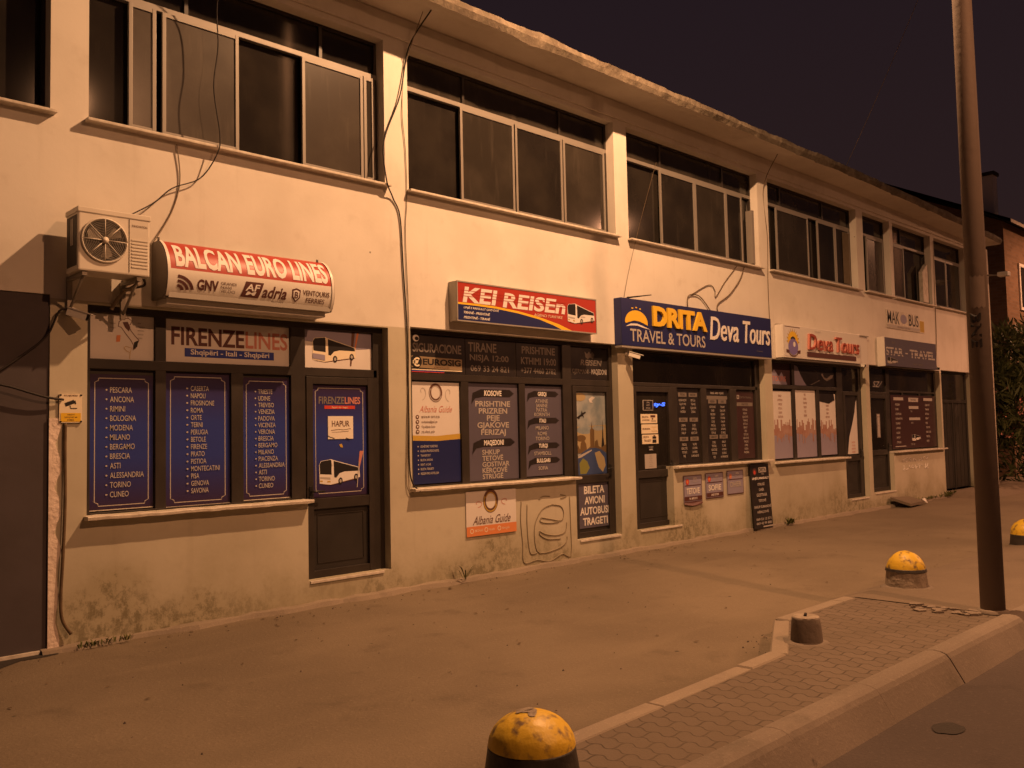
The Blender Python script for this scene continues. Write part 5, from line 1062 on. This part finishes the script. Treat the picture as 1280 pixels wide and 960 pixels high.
for i in range(9):
    a = rnd.random() * 6.28; rr = rnd.uniform(0, .07); rad = rnd.uniform(.012, .035); cx, cy = 2.70 - .01 + rr * math.cos(a), -4.50 + rr * math.sin(a)
    f_ = lambda px, py: ISL_Z + .240 * (.4 + .6 * math.sqrt(max(0, 1 - ((px - 2.70) ** 2 + (py + 4.50) ** 2) / (.20 * .93) ** 2))) + .0015
    pts = [(cx + rad * rnd.uniform(.6, 1.1) * math.cos(t), cy + rad * rnd.uniform(.6, 1.1) * math.sin(t)) for t in [2 * math.pi * q / 8 for q in range(8)]]
    b.face([(q[0], q[1], f_(*q) + .0004 * i) for q in pts], 'bare_concrete')
b.build('chipped_patch', d1)
d2 = dome((8.03, -3.92, .12), 'yellow domed bollard with worn bare concrete base, on the apron left of the pole', .48, 'bare_concrete', (.178, .315))
b = MB(); b.lathe([(.1735, .143), (.1705, .150), (.1685, .160), (.167, .166)], 'dome_black', (8.03, -3.92, .12), 44, .02); b.build('black_ring', d2)
b = MB(); b.lathe([(.22, -.02), (.215, .004), (.18, .012)], 'concrete', (8.03, -3.92, .12), 30, .08); b.build('footing', d2)
dome((12.55, -3.62, .03), 'yellow domed bollard with a black base, farthest along beyond the pole', .36, 'dome_black', (.205, .30))
o = thing('stump_bollard', 'short grey concrete stump of a broken bollard by the border stones', 'bollard', (5.49, -4.29, ISL_Z))
b = MB(); b.lathe([(.106, -.02), (.102, .03), (.097, .09), (.090, .157), (.086, .166)], 'stump_paint', (5.49, -4.29, ISL_Z), 36, .012); b.build('shaft', o)
b = MB(); b.lathe([(.0858, .1665), (.080, .171), (.03, .168), (.0, .170)], 'bare_concrete', (5.49, -4.29, ISL_Z), 36, .02); b.tube([(5.48, -4.29, ISL_Z + .170), (5.50, -4.285, ISL_Z + .182)], .010, 'cable', 8); b.build('broken_top', o)
b = MB(); b.lathe([(.150, -.005), (.142, .006), (.102, .013)], 'concrete', (5.48, -4.28, ISL_Z), 24, .12); b.build('footing', o)

def street_lamp(lab, base, arm, height, power, color, mt='pole'):
    """pole with an arm of length along `arm` (dx, dy) carrying a luminaire that shines down"""
    o = thing('street_lamp', lab, 'street lamp', base); x, y, z = base
    b = MB(); b.tube([(x, y, z - .05), (x, y, z + height * .5), (x, y, z + height)], .085, mt, 24, r1=.055); b.build('pole_shaft', o)
    dx, dy = arm; ex, ey, ez = x + dx, y + dy, z + height + .25
    b = MB(); b.tube(smooth_path([(x, y, z + height - .05), (x + dx * .15, y + dy * .15, z + height + .12), (x + dx * .6, y + dy * .6, z + height + .22), (ex, ey, ez)]), .032, mt, 10); b.build('arm', o)
    L = Vector((dx, dy, 0)).normalized(); P = Vector((ex, ey, ez)); S_ = Vector((-L.y, L.x, 0))
    b = MB(); vs = []; pf = [(-.05, .06), (.08, .12), (.32, .13), (.48, .06)]
    for t, w in pf: vs += [P + L * t + S_ * w + Vector((0, 0, -.03)), P + L * t + S_ * w * .7 + Vector((0, 0, .07)), P + L * t - S_ * w * .7 + Vector((0, 0, .07)), P + L * t - S_ * w + Vector((0, 0, -.03))]
    b.mesh(vs, [(i * 4 + k, i * 4 + k + 1, (i + 1) * 4 + k + 1, (i + 1) * 4 + k) for i in range(3) for k in range(3)] + [(0, 1, 2, 3), (12, 13, 14, 15)], mt); hd = b.build('lamp_head', o)
    b = MB(); c = P + L * .22 + Vector((0, 0, -.035)); b.face([c + L * .14 * math.cos(t) + S_ * .09 * math.sin(t) for t in [2 * math.pi * i / 20 for i in range(20)]], 'led_white'); b.build('lens', hd)
    ld = bpy.data.lights.new('lamp_bulb', 'SPOT'); ld.energy = power; ld.color = color; ld.spot_size = R(168); ld.spot_blend = .55; ld.shadow_soft_size = .07
    lo = bpy.data.objects.new('lamp_bulb', ld); COL.objects.link(lo); lo.parent = o; lo.location = c + Vector((0, 0, -.06)) - Vector(base)
    return o
pl = street_lamp('tall tapered grey lamp pole with painted letters standing on the island kerb', (7.205, -4.885, .16), (.025, 1.175), 8.25, LAMP_POWER['near'], SODIUM_NEAR)
b = MB()   # stencilled letters, paint smear and a plate wrapped on the shaft
def wrap(vs2, fs, mt, ac_, zc, r, off=.0025):
    b.mesh([(7.205 + (r + off) * math.cos(ac_ + q[0] / r), -4.885 + (r + off) * math.sin(ac_ + q[0] / r), zc + q[1]) for q in vs2], fs, mt)
A0 = math.atan2(-7.2 + 4.885, 0 - 7.205)
vs, fs, a0, a1, b0_, b1_ = text_mesh('BNE', .03, 0); kk = .26 / (a1 - a0)
wrap([((v.y - b0_) / (b1_ - b0_) * .075 - .055 + .0, .0 - (v.x - a0) * kk) for v in vs], fs, 'black_ink', A0, 2.38, .078)
for (u0, u1, z0, z1, mt) in ((-.045, .06, 2.42, 2.66, 'faint_ink'),):
    n = 10; wrap([(u0 + (u1 - u0) * i / n, z + .01 * math.sin(i * 2.1)) for z in (z0, z1) for i in range(n + 1)], [(i, i + 1, n + 2 + i, n + 1 + i) for i in range(n)], 'pole', A0, 0, .0775)
b.build('painted_marking', pl)
b = MB(); b.lathe([(.112, -.01), (.106, .010), (.087, .016)], 'concrete', (7.205, -4.885, .155), 26, .05); b.build('footing', pl)
street_lamp('tall lamp pole across the street from the shops', (5.62, -11.7, .0), (0, 1.1), 8.0, LAMP_POWER['across'], SODIUM)
street_lamp('added lamp pole across the street, brightening the far shops', (22.2, -11.7, .0), (0, 1.1), 8.0, LAMP_POWER['far_fill'], SODIUM_DEEP)  # added lamp, out of view, to brighten the far facade
street_lamp('tall lamp pole farther along the island beyond the bollards', (30.5, -4.86, .05), (0, 1.15), 8.25, LAMP_POWER['far'], SODIUM_DEEP)

# concrete post at the far corner
o = thing('concrete_post', 'slim pale concrete post under the roof corner at the far end of the building', 'post', (22.32, -.2, .1))
b = MB(); b.box(22.24, 22.40, -.28, -.12, .0, 5.62, 'post', .01); b.build('shaft', o)
b = MB(); b.tube([(22.3, -.28, 5.0), (22.38, -.52, 4.98)], .02, 'galv'); b.box(22.28, 22.50, -.72, -.50, 4.94, 5.04, 'cam_white', .01); b.build('flood_light', o)
b = MB(); b.box(22.20, 22.26, -.30, -.27, 4.4, 4.62, 'galv'); b.build('junction_box', o)

# ------------------------------------------------------------------ background: brick house, dark houses, bush
o = thing('brick_house', 'orange brick house with a gabled roof and pale chimney beyond the long building', 'house', (30, 4, 0))
hx, hy = 28.0, 1.0
b = MB(); b.face([(hx, hy, -.1), (hx + 14, hy, -.1), (hx + 14, hy, 7.4), (hx, hy, 7.4)], 'brick'); b.face([(hx, hy, -.1), (hx, hy + 9, -.1), (hx, hy + 9, 7.4), (hx, hy + 4.5, 9.6), (hx, hy, 7.4)], 'brick'); b.face([(hx, hy + 9, -.1), (hx + 14, hy + 9, -.1), (hx + 14, hy + 9, 7.4), (hx, hy + 9, 7.4)], 'brick'); b.face([(hx + 14, hy, -.1), (hx + 14, hy + 9, -.1), (hx + 14, hy + 9, 7.4), (hx + 14, hy + 4.5, 9.6), (hx + 14, hy, 7.4)], 'brick'); b.build('wall', o)
b = MB(); b.mesh([(hx - .3, hy - .3, 7.28), (hx + 14.3, hy - .3, 7.28), (hx + 14.3, hy + 4.5, 9.72), (hx - .3, hy + 4.5, 9.72), (hx + 14.3, hy + 9.3, 7.28), (hx - .3, hy + 9.3, 7.28)], [(0, 1, 2, 3), (3, 2, 4, 5)], 'roofing'); b.mesh([(hx - .3, hy - .3, 7.38), (hx + 14.3, hy - .3, 7.38), (hx + 14.3, hy + 4.5, 9.82), (hx - .3, hy + 4.5, 9.82), (hx + 14.3, hy + 9.3, 7.38), (hx - .3, hy + 9.3, 7.38)], [(0, 1, 2, 3), (3, 2, 4, 5)], 'roofing'); b.face([(hx - .3, hy - .3, 7.28), (hx + 14.3, hy - .3, 7.28), (hx + 14.3, hy - .3, 7.38), (hx - .3, hy - .3, 7.38)], 'sill'); rf = b.build('roof', o)
b = MB(); b.box(hx + .5, hx + .85, hy + .35, hy + .7, 7.5, 8.95, 'sign_white'); b.box(hx + .45, hx + .9, hy + .3, hy + .75, 8.95, 9.05, 'roofing'); b.build('chimney', rf)
for wx, wz in ((hx + 1.15, 4.9), (hx + 3.6, 4.9), (hx + 1.15, 1.6), (hx + 3.6, 1.6)):
    f = MB(); fr = .09
    for q in ((wx, wx + 1.2, wz, wz + fr), (wx, wx + 1.2, wz + 1.4 - fr, wz + 1.4), (wx, wx + fr, wz + fr, wz + 1.4 - fr), (wx + 1.2 - fr, wx + 1.2, wz + fr, wz + 1.4 - fr)): f.box(q[0], q[1], hy - .05, hy - .003, q[2], q[3], 'sign_white')
    w = f.build('window', o); p = MB(); p.box(wx + fr, wx + 1.2 - fr, hy - .02, hy - .004, wz + fr, wz + 1.4 - fr, 'pane'); p.build('pane', w)
def dark_house(lab, x0, x1, y0, y1, h, ridge):
    o = thing('house', lab, 'house', ((x0 + x1) / 2, (y0 + y1) / 2, 0)); ym = (y0 + y1) / 2; b = MB()
    b.face([(x0, y0, -.1), (x1, y0, -.1), (x1, y0, h), (x0, y0, h)], 'gate_metal'); b.face([(x0, y1, -.1), (x1, y1, -.1), (x1, y1, h), (x0, y1, h)], 'gate_metal')
    for x in (x0, x1): b.face([(x, y0, -.1), (x, y1, -.1), (x, y1, h), (x, ym, ridge), (x, y0, h)], 'gate_metal')
    b.build('wall', o); b = MB(); b.mesh([(x0 - .3, y0 - .3, h - .1), (x1 + .3, y0 - .3, h - .1), (x1 + .3, ym, ridge + .05), (x0 - .3, ym, ridge + .05), (x0 - .3, y1 + .3, h - .1), (x1 + .3, y1 + .3, h - .1)], [(0, 1, 2, 3), (3, 2, 5, 4)], 'roofing'); b.build('roof', o)
dark_house('dark unlit house rising behind the far end of the roof', 34, 52, 10.5, 24, 10.2, 13.4)
# oleander by the corner
o = thing('oleander_bush', 'dark green bush with pink flowers at the far corner of the building', 'bush', (24.6, .6, 0)); r3 = random.Random(11)
b = MB()
for k in range(7):
    a = r3.random() * 6.28; b.tube(smooth_path([(24.6, .6, -.05), (24.6 + .3 * math.cos(a), .6 + .3 * math.sin(a), .9), (24.6 + 1.0 * math.cos(a), .6 + .8 * math.sin(a), 2.3)], 4), .035, 'bark', 7, r1=.012)
b.build('trunk', o)
cl = [(24.9 + r3.gauss(0, .8), -.15 + r3.gauss(0, .62), abs(r3.gauss(2.2, 1.1)) + .15, r3.uniform(.25, .55)) for _ in range(110)]
b = MB(); fl = MB()
for (cx, cy, cz, cr) in cl:
    if cz > 4.3: continue
    for q in range(62):
        d = Vector((r3.gauss(0, 1), r3.gauss(0, 1), r3.gauss(0, 1))).normalized(); p = Vector((cx, cy, cz)) + d * cr * r3.uniform(.55, 1.05)
        if p.z < .03: continue
        t = (d + Vector((r3.uniform(-.6, .6), r3.uniform(-.6, .6), r3.uniform(-.2, .9)))).normalized(); s_ = t.cross(Vector((r3.random(), r3.random(), r3.random() + .1))).normalized(); L = r3.uniform(.10, .20); w = L * .17
        b.face([p - t * L, p + s_ * w, p + t * L, p - s_ * w], 'leaf')
        if r3.random() < .10 and d.y < .3 and 1.2 < p.z < 2.5:
            for e_ in range(5):
                q2 = p + Vector((r3.uniform(-.05, .05), r3.uniform(-.05, .05), r3.uniform(-.05, .05))); u2 = Vector((r3.uniform(-1, 1), r3.uniform(-1, 1), r3.uniform(-1, 1))).normalized(); v2 = u2.cross(Vector((.3, .5, .8))).normalized()
                fl.face([q2 - u2 * .032, q2 + v2 * .026, q2 + u2 * .032, q2 - v2 * .026], 'flower')
b.build('foliage', o); fl.build('blossom', o)

# ------------------------------------------------------------------ weeds and litter
def weed(lab, x, y, z, n, h, spread, name='weed_tuft', seed=0, thin=.10):
    r = random.Random(seed); b = MB()
    for i in range(n):
        a = r.random() * 6.28; L = h * r.uniform(.5, 1.1); bx_, by_ = x + r.uniform(-spread, spread), y + r.uniform(-.03, .02); d = Vector((math.cos(a) * .6, math.sin(a) * .6 - .15, 1)).normalized(); s_ = d.cross(Vector((0, 0, 1))).normalized() * L * thin
        p0 = Vector((bx_, by_, z)); p1 = p0 + d * L * .6; p2 = p1 + (d + Vector((0, 0, -.5))) * L * .4
        b.face([p0 - s_ * .4, p0 + s_ * .4, p1 + s_, p1 - s_], 'weed'); b.face([p1 - s_, p1 + s_, p2], 'weed')
    return tag(b.build(name, loc=(x, y, z)), lab, 'weed', 'weeds along the wall foot')
weed('wide green weed tuft at the foot of the building corner', 2.52, -.10, .02, 80, .065, .20, seed=1)
weed('dry upright weed growing from the wall foot left of the graffiti', 6.17, -.08, .03, 9, .24, .022, seed=2, thin=.035)
weed('small weed tuft beside the foot of the tall notice board', 13.0, -.10, .03, 46, .14, .14, seed=3)
weed('straggly weeds before the garage doors at the far end', 19.9, -.10, .03, 90, .16, .35, seed=4)
weed('thin weed line under the chalk scrawl', 18.7, -.08, .03, 70, .10, .7, seed=5)
b = MB()
b.mesh([(16.95, -.42, .03), (17.75, -.36, .03), (17.9, -.02, .10), (16.95, -.04, .14), (16.95, -.42, .08), (17.75, -.36, .075), (17.9, -.02, .145), (16.95, -.04, .19)], [(4, 5, 6, 7), (0, 1, 5, 4), (1, 2, 6, 5), (2, 3, 7, 6), (3, 0, 4, 7)], 'apron'); tag(b.build('concrete_slab', loc=(17.3, -.2, .03)), 'broken concrete slab lying tilted at the wall foot before the far shops', 'slab')
b = MB(); b.mesh([(17.95, -.34, .02), (18.08, -.30, .02), (18.05, -.22, .03), (17.94, -.24, .10), (18.02, -.28, .11)], [(0, 1, 4), (1, 2, 4), (2, 3, 4), (3, 0, 4)], 'white_print'); tag(b.build('crumpled_paper', loc=(18, -.28, .02)), 'crumpled white paper lying at the end of the broken slab', 'litter')
b = MB(); r5 = random.Random(21)
for i in range(150):
    x = r5.uniform(1.0, 13); y = r5.uniform(-4.2, -.15)
    if r5.random() < .5: y = -.14 - abs(r5.gauss(0, .18))
    L = r5.uniform(.008, .028); a = r5.random() * 6.28; zz = lane_z(x, y) + .006; dx, dy = L * math.cos(a), L * math.sin(a)
    b.face([(x - dx, y - dy, zz), (x + dy * .4, y - dx * .4, zz + .006), (x + dx, y + dy, zz + .002), (x - dy * .4, y + dx * .4, zz + .004)], 'conduit')
tag(b.build('litter'), kind='stuff')
b = MB(); r6 = random.Random(33)   # loose grit swept to the wall foot and along the border stones
for i in range(420):
    k = r6.random()
    if k < .4: x = r6.uniform(1.5, 20); y = -.10 - abs(r6.gauss(0, .10)); z = lane_z(x, y) + .002
    elif k < .75: x = r6.uniform(2.0, 7.0); y = (-4.44 + (x - 0) * .039 if x < 5.05 else (-4.24 + (x - 5.05) * .53 if x < 5.95 else -3.75)) + .02 + abs(r6.gauss(0, .10)); z = lane_z(x, y) + .002
    else: x = r6.uniform(0, 12); y = r6.uniform(-3.6, -.3); z = lane_z(x, y) + .002
    r_ = r6.uniform(.003, .010) * (1.6 if r6.random() < .06 else 1); a = r6.random() * 6.28
    P = [(x + r_ * math.cos(a + q * 1.57) * r6.uniform(.7, 1.2), y + r_ * math.sin(a + q * 1.57) * r6.uniform(.7, 1.2), z - .003) for q in range(4)] + [(x, y, z + r_ * r6.uniform(.6, 1.0))]
    b.mesh(P, [(0, 1, 4), (1, 2, 4), (2, 3, 4), (3, 0, 4)], 'concrete' if r6.random() < .6 else 'near_road')
tag(b.build('gravel'), kind='stuff')
